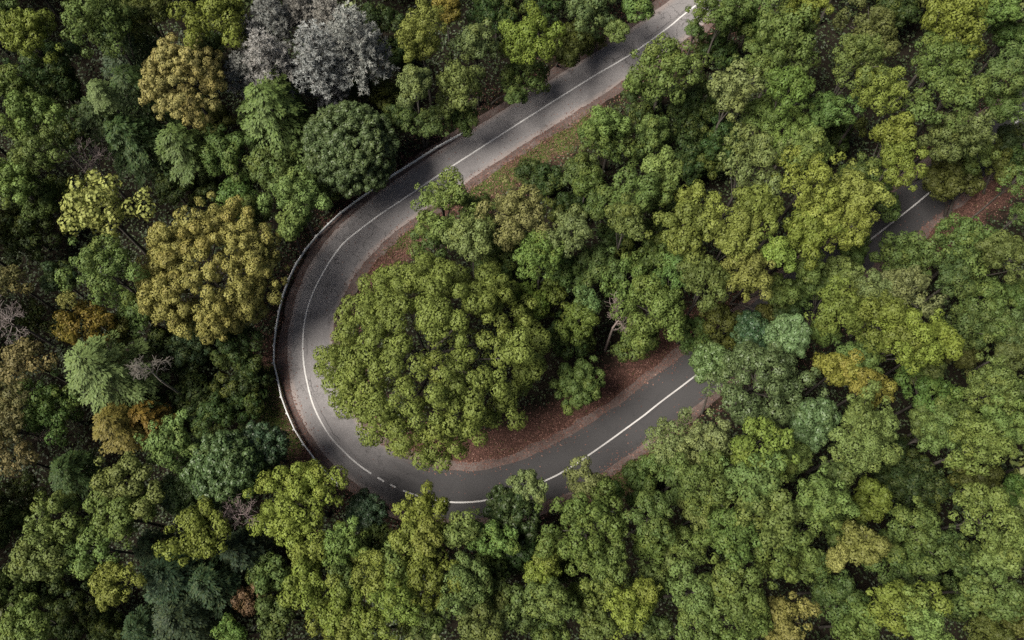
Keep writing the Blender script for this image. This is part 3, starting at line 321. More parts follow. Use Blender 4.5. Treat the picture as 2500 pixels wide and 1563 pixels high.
(52.26, -3.28, 52.26, -3.28, 10.7, 2.78, 5.28, 'b', 'gr', 'mid-green broadleaf tree right of the broad yellow-olive tree above the gold one, third nearest'),
(52.34, -6.09, 52.34, -6.09, 10.6, 2.58, 4.9, 'b', 'gr', 'mid-green broadleaf tree right of the broad yellow-olive tree above the gold one, fourth nearest'),
(48.93, -5.12, 48.93, -5.12, 7.2, 2.59, 4.92, 'b', 'od', 'dark olive broadleaf tree down right of the broad yellow-olive tree above the gold one'),
(43.57, -7.46, 43.57, -7.46, 8.9, 2.34, 4.45, 'b', 'gr', 'mid-green broadleaf tree down right of the broad yellow-olive tree above the gold one, nearest'),
(24.64, -10.39, 24.64, -10.39, 16.0, 5.94, 9.2, 'D', 'bg', 'large blue-green tree leaning over the right end of the lower road'),
(21.5, -10.8, 20.86, -7.74, 11.0, 2.2, 4.17, 'd', 'bg', 'blue-green dense-leaved tree up left of the large blue-green tree at right'),
(28.56, -6.04, 28.15, -5.4, 13.0, 2.25, 4.27, 'd', 'bg', 'blue-green dense-leaved tree up right of the large blue-green tree at right'),
(28.49, -5.43, 25.49, -4.09, 10.0, 2.15, 4.09, 'd', 'bd', 'deep blue-green dense-leaved tree above the large blue-green tree at right'),
(33.25, -8.73, 33.25, -8.73, 12.6, 2.5, 4.76, 'b', 'go3', 'deep gold tree squeezed between green ones at right'),
(35.62, -10.51, 35.62, -10.51, 13.6, 2.72, 5.18, 'b', 'go3', 'deep gold broadleaf tree down right of the deep gold tree at right'),
(30.18, -14.06, 30.18, -14.06, 13.0, 2.54, 4.83, 'd', 'bg', 'blue-green dense-leaved tree down left of the deep gold tree at right'),
(34.2, -14.41, 34.2, -14.41, 16.4, 3.11, 5.91, 'b', 'br', 'light green broadleaf tree down right of the deep gold tree at right'),
(43.06, -11.0, 43.06, -11.0, 11.6, 3.14, 5.97, 'b', 'gr', 'mid-green broadleaf tree down right of the broad yellow-olive tree above the gold one, second nearest'),
(46.89, -11.37, 46.89, -11.37, 16.4, 3.57, 6.78, 'b', 'ol', 'olive-green broadleaf tree down right of the broad yellow-olive tree above the gold one'),
(44.9, -13.76, 44.9, -13.76, 13.1, 2.63, 5.0, 'b', 'ol', 'olive-green broadleaf tree above the big dull olive tree near the right edge, second nearest'),
(42.56, -13.94, 42.56, -13.94, 11.6, 2.23, 4.24, 'b', 'ol', 'olive-green broadleaf tree down right of the deep gold tree at right'),
(46.87, -14.86, 46.87, -14.86, 16.3, 2.86, 5.43, 'b', 'ol', 'olive-green broadleaf tree above the big dull olive tree near the right edge, nearest'),
(16.37, -15.63, 16.37, -15.63, 12.8, 3.51, 6.66, 'b', 'lg', "pale green tree at the lower road's outer edge on the right"),
(18.78, -16.72, 18.78, -16.72, 15.3, 3.57, 6.77, 'b', 'lg', "grey-green broadleaf tree right of the pale green tree at the lower road's edge"),
(23.47, -17.18, 23.47, -17.18, 17.4, 3.3, 6.27, 'b', 'yo', 'yellow-olive broadleaf tree below the large blue-green tree at right'),
(18.44, -20.5, 18.44, -20.5, 17.2, 3.7, 7.02, 'b', 'ol', "broad olive-green broadleaf tree down right of the pale green tree at the lower road's edge"),
(22.54, -20.52, 22.54, -20.52, 17.9, 3.25, 6.17, 'b', 'ol', "olive-green broadleaf tree down right of the pale green tree at the lower road's edge"),
(27.51, -17.9, 27.51, -17.9, 12.9, 2.6, 4.95, 'b', 'ol', 'olive-green broadleaf tree below the large blue-green tree at right'),
(16.71, -19.25, 16.71, -19.25, 10.9, 2.39, 4.55, 'b', 'gr', "mid-green broadleaf tree below the pale green tree at the lower road's edge"),
(32.86, -17.19, 32.86, -17.19, 18.9, 3.4, 6.46, 'b', 'br', 'light green broadleaf tree below the deep gold tree at right'),
(31.56, -19.44, 31.56, -19.44, 13.7, 2.4, 4.56, 'b', 'ol', 'olive-green broadleaf tree above the small gold tree at lower right, second nearest'),
(28.66, -22.31, 28.66, -22.31, 17.7, 3.08, 5.84, 'b', 'ol', 'olive-green broadleaf tree above the small gold tree at lower right, nearest'),
(31.64, -23.42, 31.64, -23.42, 12.3, 2.58, 4.91, 'b', 'gr', 'mid-green broadleaf tree above the small gold tree at lower right'),
(24.05, -23.65, 24.05, -23.65, 18.0, 3.37, 6.41, 'b', 'ol', 'olive-green broadleaf tree up left of the small gold tree at lower right'),
(20.29, -25.43, 20.29, -25.43, 17.6, 3.21, 6.1, 'b', 'ol', 'olive-green broadleaf tree up left of the gold-tinged tree at the bottom edge, second nearest'),
(25.1, -26.08, 25.1, -26.08, 17.2, 3.22, 6.12, 'b', 'ol', 'olive-green broadleaf tree left of the small gold tree at lower right, second nearest'),
(16.76, -25.82, 16.76, -25.82, 13.4, 2.53, 4.82, 'b', 'ol', 'olive-green broadleaf tree right of the large domed olive tree below the road, third nearest'),
(27.95, -27.71, 27.95, -27.71, 12.3, 2.38, 4.53, 'b', 'ol', 'olive-green broadleaf tree left of the small gold tree at lower right, nearest'),
(18.15, -23.29, 18.15, -23.29, 13.9, 2.12, 4.02, 'b', 'ol', "olive-green broadleaf tree below the pale green tree at the lower road's edge"),
(35.73, -21.63, 35.73, -21.63, 11.7, 2.44, 4.64, 'b', 'yg', 'yellow-green broadleaf tree up right of the small gold tree at lower right'),
(32.71, -26.01, 32.71, -26.01, 15.7, 2.46, 4.68, 'b', 'go2', 'gold-tinged olive broadleaf tree up right of the small gold tree at lower right'),
(31.14, -27.09, 31.14, -27.09, 12.8, 1.62, 3.09, 'b', 'go', 'small gold tree in the lower right forest beside a dark gap'),
(38.85, -24.71, 38.85, -24.71, 14.4, 3.35, 6.37, 'b', 'gr', 'mid-green broadleaf tree left of the big dull olive tree near the right edge'),
(42.29, -26.68, 42.29, -26.68, 13.0, 3.39, 6.44, 'b', 'gr', 'mid-green broadleaf tree down left of the big dull olive tree near the right edge'),
(37.99, -26.64, 37.99, -26.64, 12.2, 2.99, 5.69, 'b', 'gr', 'mid-green broadleaf tree right of the small gold tree at lower right, nearest'),
(42.91, -19.51, 42.91, -19.51, 8.6, 3.46, 6.57, 'b', 'dg', 'dark green broadleaf tree up left of the big dull olive tree near the right edge'),
(44.35, -17.23, 44.35, -17.23, 18.0, 3.69, 7.02, 'b', 'ol', 'broad olive-green broadleaf tree above the big dull olive tree near the right edge'),
(42.23, -15.23, 42.23, -15.23, 13.6, 2.78, 5.27, 'b', 'ol', 'olive-green broadleaf tree up left of the big dull olive tree near the right edge'),
(48.25, -19.54, 48.25, -19.54, 10.2, 3.12, 5.94, 'b', 'od', 'dark olive broadleaf tree above the big dull olive tree near the right edge'),
(43.95, -23.97, 43.95, -23.97, 18.5, 3.76, 7.14, 'b', 'ol', 'big dull olive tree near the right edge of the lower forest'),
(50.89, -20.9, 50.89, -20.9, 10.6, 2.13, 4.05, 'b', 'gr', 'mid-green broadleaf tree up right of the big dull olive tree near the right edge'),
(45.34, -26.97, 45.34, -26.97, 16.7, 2.83, 5.37, 'b', 'ol', 'olive-green broadleaf tree below the big dull olive tree near the right edge, nearest'),
(43.59, -30.1, 43.59, -30.1, 17.4, 3.34, 6.34, 'b', 'ol', 'olive-green broadleaf tree below the big dull olive tree near the right edge, second nearest'),
(39.5, -28.52, 39.5, -28.52, 11.5, 2.74, 5.21, 'b', 'gr', 'mid-green broadleaf tree right of the small gold tree at lower right, second nearest'),
(40.09, -15.59, 40.09, -15.59, 7.3, 2.52, 4.79, 'b', 'dg', 'dark green broadleaf tree down right of the deep gold tree at right'),
(40.62, -18.52, 40.62, -18.52, 6.3, 2.43, 4.63, 'b', 'dg', 'low dark green shrub up right of the small gold tree at lower right'),
(20.24, -29.7, 20.24, -29.7, 18.5, 3.29, 6.25, 'b', 'ol', 'olive-green broadleaf tree up left of the gold-tinged tree at the bottom edge, nearest'),
(16.5, -30.33, 16.5, -30.33, 17.5, 2.93, 5.57, 'b', 'ol', 'olive-green broadleaf tree left of the gold-tinged tree at the bottom edge, third nearest'),
(21.11, -32.68, 21.11, -32.68, 17.0, 2.77, 5.26, 'b', 'ol', 'olive-green broadleaf tree left of the gold-tinged tree at the bottom edge, nearest'),
(25.06, -32.58, 25.06, -32.58, 15.4, 2.99, 5.68, 'b', 'go2', 'gold-tinged olive tree at the bottom edge right of centre'),
(17.2, -33.34, 17.2, -33.34, 16.6, 2.78, 5.28, 'b', 'ol', 'olive-green broadleaf tree left of the gold-tinged tree at the bottom edge, second nearest'),
(30.73, -29.97, 30.73, -29.97, 12.8, 2.94, 5.59, 'b', 'gr', 'mid-green broadleaf tree below the small gold tree at lower right, nearest'),
(32.9, -31.34, 32.9, -31.34, 11.7, 2.55, 4.84, 'b', 'gr', 'mid-green broadleaf tree below the small gold tree at lower right, second nearest'),
(35.47, -31.41, 35.47, -31.41, 16.9, 3.18, 6.05, 'b', 'yo', 'yellow-olive broadleaf tree down right of the small gold tree at lower right'),
(36.93, -32.93, 36.93, -32.93, 17.6, 2.74, 5.21, 'b', 'ol', 'olive-green broadleaf tree down right of the small gold tree at lower right'),
(32.82, -33.41, 32.82, -33.41, 13.2, 2.48, 4.72, 'b', 'ol', 'olive-green broadleaf tree below the small gold tree at lower right'),
(48.4, -33.47, 48.4, -33.47, 7.7, 2.66, 5.05, 'b', 'od', 'dark olive broadleaf tree below the big dull olive tree near the right edge, second nearest'),
(45.39, -30.86, 45.39, -30.86, 6.5, 2.44, 4.64, 'b', 'dg', 'low dark green shrub down left of the big dull olive tree near the right edge'),
(51.01, -32.5, 51.01, -32.5, 7.4, 2.14, 4.07, 'b', 'od', 'dark olive broadleaf tree below the big dull olive tree near the right edge, nearest'),
(15.16, -28.09, 15.16, -28.09, 12.4, 2.04, 3.88, 'b', 'ol', 'olive-green broadleaf tree down right of the large domed olive tree below the road, third nearest'),
(53.61, -0.07, 53.61, -0.07, 10.7, 1.97, 3.75, 'b', 'gr', 'small mid-green broadleaf tree below the sparse leaning tree at the right edge'),
(52.43, -11.17, 52.43, -11.17, 10.5, 1.92, 3.65, 'b', 'gr', 'small mid-green broadleaf tree above the big dull olive tree near the right edge'),
(48.26, 17.07, 52.23, 17.34, 9.5, 2.97, 5.64, 'b', 'ol', 'olive-green broadleaf tree up left of the sparse leaning tree at the right edge, nearest'),
(56.75, 15.44, 55.88, 16.97, 6.5, 2.35, 4.47, 'b', 'od', 'low dark olive shrub up left of the sparse leaning tree at the right edge'),
(59.01, 17.18, 58.52, 17.68, 6.0, 2.17, 4.11, 'b', 'dg', 'low dark green shrub above the sparse leaning tree at the right edge'),
(26.1, 33.15, 26.1, 33.15, 11.3, 2.73, 5.18, 'b', 'ol', 'olive-green broadleaf tree up left of the wide olive tree at upper right'),
(28.02, 33.11, 28.02, 33.11, 8.4, 2.5, 4.74, 'b', 'gr', 'mid-green broadleaf tree left of the wide olive tree at upper right'),
(21.38, 32.28, 21.38, 32.28, 8.0, 1.49, 2.83, 'b', 'gr', 'small mid-green broadleaf tree up right of the light green roadside tree'),
(-22.05, 13.18, -22.05, 13.18, 5.0, 1.96, 3.73, 'b', 'dg', 'low dark green shrub right of the fresh green tree by the guardrail'),
(27.76, 3.83, 30.82, 0.22, 9.0, 2.48, 4.71, 'b', 'ol', 'olive-green broadleaf tree up left of the deep gold tree at right'),
(33.95, -2.0, 32.33, 0.87, 11.3, 2.33, 4.43, 'b', 'gr', 'mid-green broadleaf tree up left of the broad yellow-olive tree above the gold one'),
(36.2, -0.34, 34.61, 1.53, 11.8, 2.23, 4.24, 'b', 'ol', 'olive-green broadleaf tree up left of the broad yellow-olive tree above the gold one'),
(25.36, 2.04, 28.07, -1.51, 7.6, 2.32, 4.4, 'b', 'od', 'dark olive broadleaf tree above the large blue-green tree at right'),
(22.96, 0.25, 25.81, -3.23, 6.0, 2.15, 4.09, 'b', 'dg', 'low dark green shrub above the large blue-green tree at right'),
(51.81, 12.46, 48.53, 13.51, 8.8, 2.47, 4.7, 'b', 'od', 'dark olive broadleaf tree left of the sparse leaning tree at the right edge, second nearest'),
(13.09, -18.22, 13.09, -18.22, 6.0, 1.8, 3.42, 'b', 'gr', "low mid-green shrub down left of the pale green tree at the lower road's edge"),
(15.26, -17.17, 15.26, -17.17, 8.0, 1.76, 3.35, 'b', 'gr', "small mid-green broadleaf tree down left of the pale green tree at the lower road's edge"),
(10.0, -20.5, 10.0, -20.5, 9.0, 1.91, 3.62, 'b', 'gr', 'small mid-green broadleaf tree up right of the large domed olive tree below the road'),
]
RG = np.random.default_rng(11)
SLOPE = .13
def roaddist(x, y):
    x = np.atleast_1d(np.asarray(x, float)); y = np.atleast_1d(np.asarray(y, float)); out = np.empty(x.shape)
    for i in range(0, x.size, 20000):
        out.flat[i:i+20000] = np.sqrt(((x.flat[i:i+20000][:, None] - ROAD[None, :, 0])**2 + (y.flat[i:i+20000][:, None] - ROAD[None, :, 1])**2).min(1))
    return out
def zbase(x, y): return SLOPE * np.asarray(y, float)
def zground(x, y, d=None):
    x = np.asarray(x, float); y = np.asarray(y, float)
    if d is None: d = roaddist(x, y).reshape(x.shape)
    k = np.clip((d - 4.5) / 6, 0, 1); k = k * k * (3 - 2 * k)
    b = .35 * np.sin(x * .31 + 1.3) * np.cos(y * .27) + .22 * np.sin(x * .83 + y * .61) + .1 * np.sin(x * 2.1 - y * 1.7)
    return zbase(x, y) + k * b - .0 * k

def litter_zone(x, y):
    return np.exp(-(np.sqrt(((np.asarray(x)[..., None] - LITTER[:, 0])**2 + (np.asarray(y)[..., None] - LITTER[:, 1])**2).min(-1)) / 4.5)**2)
# ------------------------------------------------------------------ material helpers
def mat(name):
    m = bpy.data.materials.new(name); m.use_nodes = True; t = m.node_tree
    return m, t, t.nodes['Principled BSDF']
def N(t, kind, **kw):
    n = t.nodes.new(kind)
    for k, v in kw.items(): setattr(n, k, v)
    return n
def noise(t, scale, detail=4, rough=.55, vec=None):
    n = N(t, 'ShaderNodeTexNoise'); n.inputs['Scale'].default_value = scale; n.inputs['Detail'].default_value = detail; n.inputs['Roughness'].default_value = rough
    if vec is not None: t.links.new(vec, n.inputs['Vector'])
    return n
def ramp(t, fac, stops):
    r = N(t, 'ShaderNodeValToRGB'); e = r.color_ramp.elements
    while len(e) < len(stops): e.new(.5)
    for el, (p, c) in zip(e, stops): el.position = p; el.color = tuple(c) + (1,)
    t.links.new(fac, r.inputs[0]); return r
def mix(t, fac, a, b, blend='MIX'):
    m = N(t, 'ShaderNodeMix', data_type='RGBA', blend_type=blend)
    if isinstance(fac, (int, float)): m.inputs[0].default_value = fac
    else: t.links.new(fac, m.inputs[0])
    for v, i in ((a, 6), (b, 7)):
        if isinstance(v, tuple): m.inputs[i].default_value = v + (1,)
        else: t.links.new(v, m.inputs[i])
    return m.outputs[2]
def math_n(t, op, a, b=None, clamp=False):
    m = N(t, 'ShaderNodeMath', operation=op, use_clamp=clamp)
    for i, v in enumerate((a, b)):
        if v is None: continue
        if isinstance(v, (int, float)): m.inputs[i].default_value = v
        else: t.links.new(v, m.inputs[i])
    return m.outputs[0]
def smooth(t, v, a, b):
    m = N(t, 'ShaderNodeMapRange', interpolation_type='SMOOTHSTEP'); t.links.new(v, m.inputs[0]); m.inputs[1].default_value = a; m.inputs[2].default_value = b
    return m.outputs[0]
def attr(t, name): 
    return N(t, 'ShaderNodeAttribute', attribute_name=name)
def bump(t, b, h, s, d=.02):
    n = N(t, 'ShaderNodeBump'); n.inputs['Strength'].default_value = s; n.inputs['Distance'].default_value = d
    t.links.new(h, n.inputs['Height']); t.links.new(n.outputs[0], b.inputs['Normal'])

def leaf_material(name, spec=.16, rough=.55, trans=.14, warm=(.16, .17, .03), amount=.5):
    m, t, b = mat(name)
    oi = N(t, 'ShaderNodeObjectInfo'); a = attr(t, 'tone')
    hs = N(t, 'ShaderNodeHueSaturation'); t.links.new(oi.outputs['Color'], hs.inputs['Color'])
    t.links.new(math_n(t, 'MULTIPLY_ADD', a.outputs['Fac'], .55), hs.inputs['Value']); hs.inputs['Value'].links[0].from_node.inputs[2].default_value = .72
    a2 = attr(t, 'autumn')
    col = mix(t, math_n(t, 'MULTIPLY', a2.outputs['Fac'], amount), hs.outputs[0], warm)
    t.links.new(col, b.inputs['Base Color'])
    b.inputs['Roughness'].default_value = rough; b.inputs['Specular IOR Level'].default_value = spec
    tr = N(t, 'ShaderNodeBsdfTranslucent'); t.links.new(mix(t, .35, col, (.16, .2, .02)), tr.inputs[0])
    mx = N(t, 'ShaderNodeMixShader'); mx.inputs[0].default_value = trans
    t.links.new(b.outputs[0], mx.inputs[1]); t.links.new(tr.outputs[0], mx.inputs[2])
    t.links.new(mx.outputs[0], t.nodes['Material Output'].inputs[0])
    return m
M = {}
M['leaf'] = leaf_material('leaf')
M['gold_leaf'] = leaf_material('gold_leaf', warm=(.28, .18, .04), amount=.3)
M['glossy_leaf'] = leaf_material('glossy_leaf', spec=.3, rough=.45, warm=(.14, .17, .05), amount=.5)
M['needle'] = leaf_material('needle', spec=.3, rough=.5, trans=.12, warm=(.26, .2, .16), amount=.6)
m, t, b = mat('bark'); n = noise(t, 6, 6)
t.links.new(ramp(t, n.outputs[0], [(.3, (.03, .025, .02)), (.7, (.10, .088, .075))]).outputs[0], b.inputs['Base Color']); b.inputs['Roughness'].default_value = .9
bump(t, b, n.outputs[0], .6, .03); M['bark'] = m
m, t, b = mat('dead_wood'); oi = N(t, 'ShaderNodeObjectInfo'); n = noise(t, 3, 5)
t.links.new(mix(t, n.outputs[0], oi.outputs['Color'], (.12, .09, .08)), b.inputs['Base Color']); b.inputs['Roughness'].default_value = .85; M['dead_wood'] = m
m, t, b = mat('galvanised_steel'); n = noise(t, 5, 4)
t.links.new(ramp(t, n.outputs[0], [(.3, (.7, .7, .69)), (.7, (.9, .9, .89))]).outputs[0], b.inputs['Base Color']); b.inputs['Metallic'].default_value = .1; b.inputs['Roughness'].default_value = .6; M['steel'] = m
m, t, b = mat('worn_white_paint'); n = noise(t, 2.2, 8, .7)
t.links.new(ramp(t, n.outputs[0], [(.34, (.22, .21, .21)), (.5, (.58, .57, .56)), (.7, (.72, .71, .70))]).outputs[0], b.inputs['Base Color']); b.inputs['Roughness'].default_value = .7; M['paint'] = m
# asphalt: speckle, long wear streaks, dusty pale edges
m, t, b = mat('asphalt'); al = attr(t, 'along'); ac = attr(t, 'across')
cb = N(t, 'ShaderNodeCombineXYZ'); t.links.new(math_n(t, 'MULTIPLY', al.outputs['Fac'], .06), cb.inputs[0]); t.links.new(ac.outputs['Fac'], cb.inputs[1])
streak = noise(t, 1.3, 5, .6, cb.outputs[0]); geo = N(t, 'ShaderNodeTexCoord')
patch = noise(t, .16, 4, .6, geo.outputs['Object']); fine = noise(t, 9, 3, .8, geo.outputs['Object'])
col = ramp(t, streak.outputs[0], [(.3, (.165, .156, .158)), (.7, (.235, .222, .224))]).outputs[0]
col = mix(t, smooth(t, patch.outputs[0], .42, .66), col, (.14, .132, .135))
col = mix(t, .5, col, ramp(t, fine.outputs[0], [(.3, (.09, .086, .087)), (.52, (.195, .184, .186)), (.72, (.33, .31, .31))]).outputs[0])
edge = math_n(t, 'ABSOLUTE', ac.outputs['Fac'])
en = math_n(t, 'ADD', edge, math_n(t, 'MULTIPLY', streak.outputs[0], .7))
col = mix(t, math_n(t, 'MULTIPLY', smooth(t, en, 2.25, 2.9), .8), col, (.27, .225, .21))
# thin cracks and sealed seams running with the road
vo = N(t, 'ShaderNodeTexVoronoi', feature='DISTANCE_TO_EDGE'); vo.inputs['Scale'].default_value = .3
wv = noise(t, .8, 4, .6, geo.outputs['Object']); vadd = N(t, 'ShaderNodeVectorMath', operation='MULTIPLY_ADD'); t.links.new(wv.outputs[1], vadd.inputs[0]); vadd.inputs[1].default_value = (3, 3, 3); t.links.new(geo.outputs['Object'], vadd.inputs[2]); t.links.new(vadd.outputs[0], vo.inputs['Vector'])
crack = math_n(t, 'SUBTRACT', 1, smooth(t, vo.outputs[0], .004, .02))
cmask = smooth(t, noise(t, .09, 2, .5, geo.outputs['Object']).outputs[0], .46, .54)
col = mix(t, math_n(t, 'MULTIPLY', math_n(t, 'MULTIPLY', crack, cmask), .75), col, (.045, .042, .043))
seam = math_n(t, 'SUBTRACT', 1, smooth(t, math_n(t, 'ABSOLUTE', math_n(t, 'ADD', ac.outputs['Fac'], math_n(t, 'MULTIPLY_ADD', wv.outputs[0], .5))), .02, .075)); seam.node.inputs[1].links[0].from_node.inputs[0].links[0].from_node.inputs[0].links[0].from_node.inputs[1].links[0].from_node.inputs[2].default_value = .1
smask = smooth(t, noise(t, .12, 3, .6, cb.outputs[0]).outputs[0], .47, .53); sm2 = smooth(t, noise(t, .35, 2, .6, geo.outputs['Object']).outputs[0], .5, .58)
col = mix(t, math_n(t, 'MULTIPLY', math_n(t, 'MULTIPLY', seam, sm2), .7), col, (.04, .038, .04))
stain = smooth(t, noise(t, .45, 3, .5, geo.outputs['Object']).outputs[0], .58, .7)
col = mix(t, math_n(t, 'MULTIPLY', stain, .35), col, (.085, .08, .082))
# shade of the lower arm painted into the asphalt beyond the dashes, ragged edge
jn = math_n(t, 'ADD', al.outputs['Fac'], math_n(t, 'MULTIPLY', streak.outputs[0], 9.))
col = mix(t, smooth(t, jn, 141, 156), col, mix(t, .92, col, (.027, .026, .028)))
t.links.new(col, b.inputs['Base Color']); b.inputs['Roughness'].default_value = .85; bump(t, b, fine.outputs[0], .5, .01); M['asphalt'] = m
# gravel shoulder
m, t, b = mat('gravel_shoulder'); geo = N(t, 'ShaderNodeTexCoord'); n1 = noise(t, .7, 6, .65, geo.outputs['Object']); n2 = noise(t, 7, 4, .8, geo.outputs['Object'])
col = ramp(t, n1.outputs[0], [(.3, (.05, .03, .025)), (.5, (.095, .065, .058)), (.68, (.17, .14, .13))]).outputs[0]
col = mix(t, .5, col, ramp(t, n2.outputs[0], [(.35, (.035, .022, .019)), (.65, (.19, .145, .132))]).outputs[0])
t.links.new(col, b.inputs['Base Color']); b.inputs['Roughness'].default_value = .95; bump(t, b, n2.outputs[0], .8, .03); M['gravel'] = m
# forest floor: dark humus, red-brown leaf litter by the road, grass where the verge is open
m, t, b = mat('forest_floor'); geo = N(t, 'ShaderNodeTexCoord'); rd = attr(t, 'verge'); gr = attr(t, 'grass')
n1 = noise(t, .5, 6, .65, geo.outputs['Object']); n2 = noise(t, 5, 5, .8, geo.outputs['Object'])
soil = ramp(t, n2.outputs[0], [(.3, (.009, .008, .006)), (.7, (.026, .021, .015))]).outputs[0]
lit = ramp(t, n2.outputs[0], [(.32, (.022, .015, .012)), (.52, (.085, .045, .036)), (.72, (.18, .10, .078))]).outputs[0]
col = mix(t, smooth(t, math_n(t, 'ADD', rd.outputs['Fac'], math_n(t, 'MULTIPLY_ADD', n1.outputs[0], 1.2)), .35, .9), soil, lit)
grs = ramp(t, n2.outputs[0], [(.3, (.03, .045, .012)), (.7, (.10, .12, .035))]).outputs[0]
col = mix(t, smooth(t, math_n(t, 'ADD', gr.outputs['Fac'], math_n(t, 'MULTIPLY_ADD', n1.outputs[0], 1.2)), .4, .75), col, grs)
for nd in t.nodes:
    if nd.type == 'MATH' and nd.operation == 'MULTIPLY_ADD': nd.inputs[2].default_value = -.6
t.links.new(col, b.inputs['Base Color']); b.inputs['Roughness'].default_value = 1; b.inputs['Specular IOR Level'].default_value = .1; bump(t, b, n2.outputs[0], .8, .06); M['floor'] = m
# fallen leaves and grass blades: colour per piece
m, t, b = mat('fallen_leaf'); a = attr(t, 'tone')
t.links.new(ramp(t, a.outputs['Fac'], [(.0, (.06, .028, .022)), (.45, (.14, .062, .048)), (.75, (.22, .11, .08)), (1, (.36, .22, .17))]).outputs[0], b.inputs['Base Color']); b.inputs['Roughness'].default_value = .8; M['litter'] = m
m, t, b = mat('grass_blade'); a = attr(t, 'tone')
t.links.new(ramp(t, a.outputs['Fac'], [(.0, (.03, .05, .012)), (.6, (.09, .115, .03)), (1, (.24, .18, .07))]).outputs[0], b.inputs['Base Color']); b.inputs['Roughness'].default_value = .7; M['grass'] = m
m, t, b = mat('undergrowth_leaf'); a = attr(t, 'tone')
t.links.new(ramp(t, a.outputs['Fac'], [(.0, (.018, .032, .012)), (.7, (.045, .07, .02)), (1, (.08, .10, .03))]).outputs[0], b.inputs['Base Color']); b.inputs['Roughness'].default_value = .6; M['under'] = m

m, t, b = mat('woodland_leaf'); a = attr(t, 'tone')
t.links.new(ramp(t, a.outputs['Fac'], [(.0, (.045, .07, .025)), (.5, (.09, .12, .038)), (1, (.14, .16, .04))]).outputs[0], b.inputs['Base Color']); b.inputs['Roughness'].default_value = .6; M['wood'] = m

# ------------------------------------------------------------------ mesh helpers
def quads(name, V, Q, attrs=None, mats=()):
    """mesh of quads from numpy arrays"""
    me = bpy.data.meshes.new(name); n = len(Q)
    me.vertices.add(len(V)); me.vertices.foreach_set('co', np.ascontiguousarray(V, dtype=np.float32).ravel())
    me.loops.add(4 * n); me.loops.foreach_set('vertex_index', np.ascontiguousarray(Q, dtype=np.int32).ravel())
    me.polygons.add(n); me.polygons.foreach_set('loop_start', np.arange(0, 4 * n, 4, dtype=np.int32))
    me.update(calc_edges=True)
    for k, v in (attrs or {}).items():
        at = me.attributes.new(k, 'FLOAT', 'POINT'); at.data.foreach_set('value', np.ascontiguousarray(v, dtype=np.float32))
    for mm in mats: me.materials.append(mm)
    return me
def unit(v): return v / np.maximum(np.linalg.norm(v, axis=1, keepdims=True), 1e-6)
def kites(P, D, Nn, L, Wd, fold=.25):
    """folded leaf per point: P base, D growth direction, Nn face normal, L length, Wd half width"""
    n = len(P); D = unit(D); Sd = unit(np.cross(D, Nn)); Up = np.cross(Sd, D)
    L = np.broadcast_to(L, n)[:, None]; Wd = np.broadcast_to(Wd, n)[:, None]
    mid = P + D * L * .45
    V = np.stack([P, mid + Sd * Wd - Up * Wd * fold, P + D * L - Up * L * .12, mid - Sd * Wd - Up * Wd * fold], 1).reshape(-1, 3)
    return V, np.arange(4 * n).reshape(n, 4)
def sphere_dirs(n, rng, zmin=-1.):
    i = np.arange(n) + .5; z = 1 - (1 - zmin) * i / n; a = i * 2.39996 + rng.random() * 6.28
    r = np.sqrt(np.maximum(0, 1 - z * z)); d = np.c_[r * np.cos(a), r * np.sin(a), z]
    return unit(d + rng.normal(0, .35 / math.sqrt(max(n, 1)) * 2, d.shape))
def tubes(paths, sides=5):
    """paths: list of (points, radii) -> verts, quads"""
    VV, QQ, o = [], [], 0
    for pts, rad in paths:
        pts = np.asarray(pts, float); k = len(pts); tan = unit(np.gradient(pts, axis=0))
        ref = np.tile([0.31, .95, .05], (k, 1)); u = unit(np.cross(tan, ref)); v = np.cross(tan, u)
        a = np.arange(sides) * 2 * np.pi / sides
        ring = pts[:, None] + np.asarray(rad)[:, None, None] * (np.cos(a)[None, :, None] * u[:, None] + np.sin(a)[None, :, None] * v[:, None])
        VV.append(ring.reshape(-1, 3)); idx = o + np.arange(k * sides).reshape(k, sides)
        A, B = idx[:-1], idx[1:]
        QQ.append(np.stack([A, np.roll(A, -1, 1), np.roll(B, -1, 1), B], 2).reshape(-1, 4)); o += k * sides
    return np.concatenate(VV), np.concatenate(QQ)
def link(name, me, parent=None, loc=(0, 0, 0)):
    o = bpy.data.objects.new(name, me); C.objects.link(o); o.location = loc
    if parent is not None: o.parent = parent
    return o

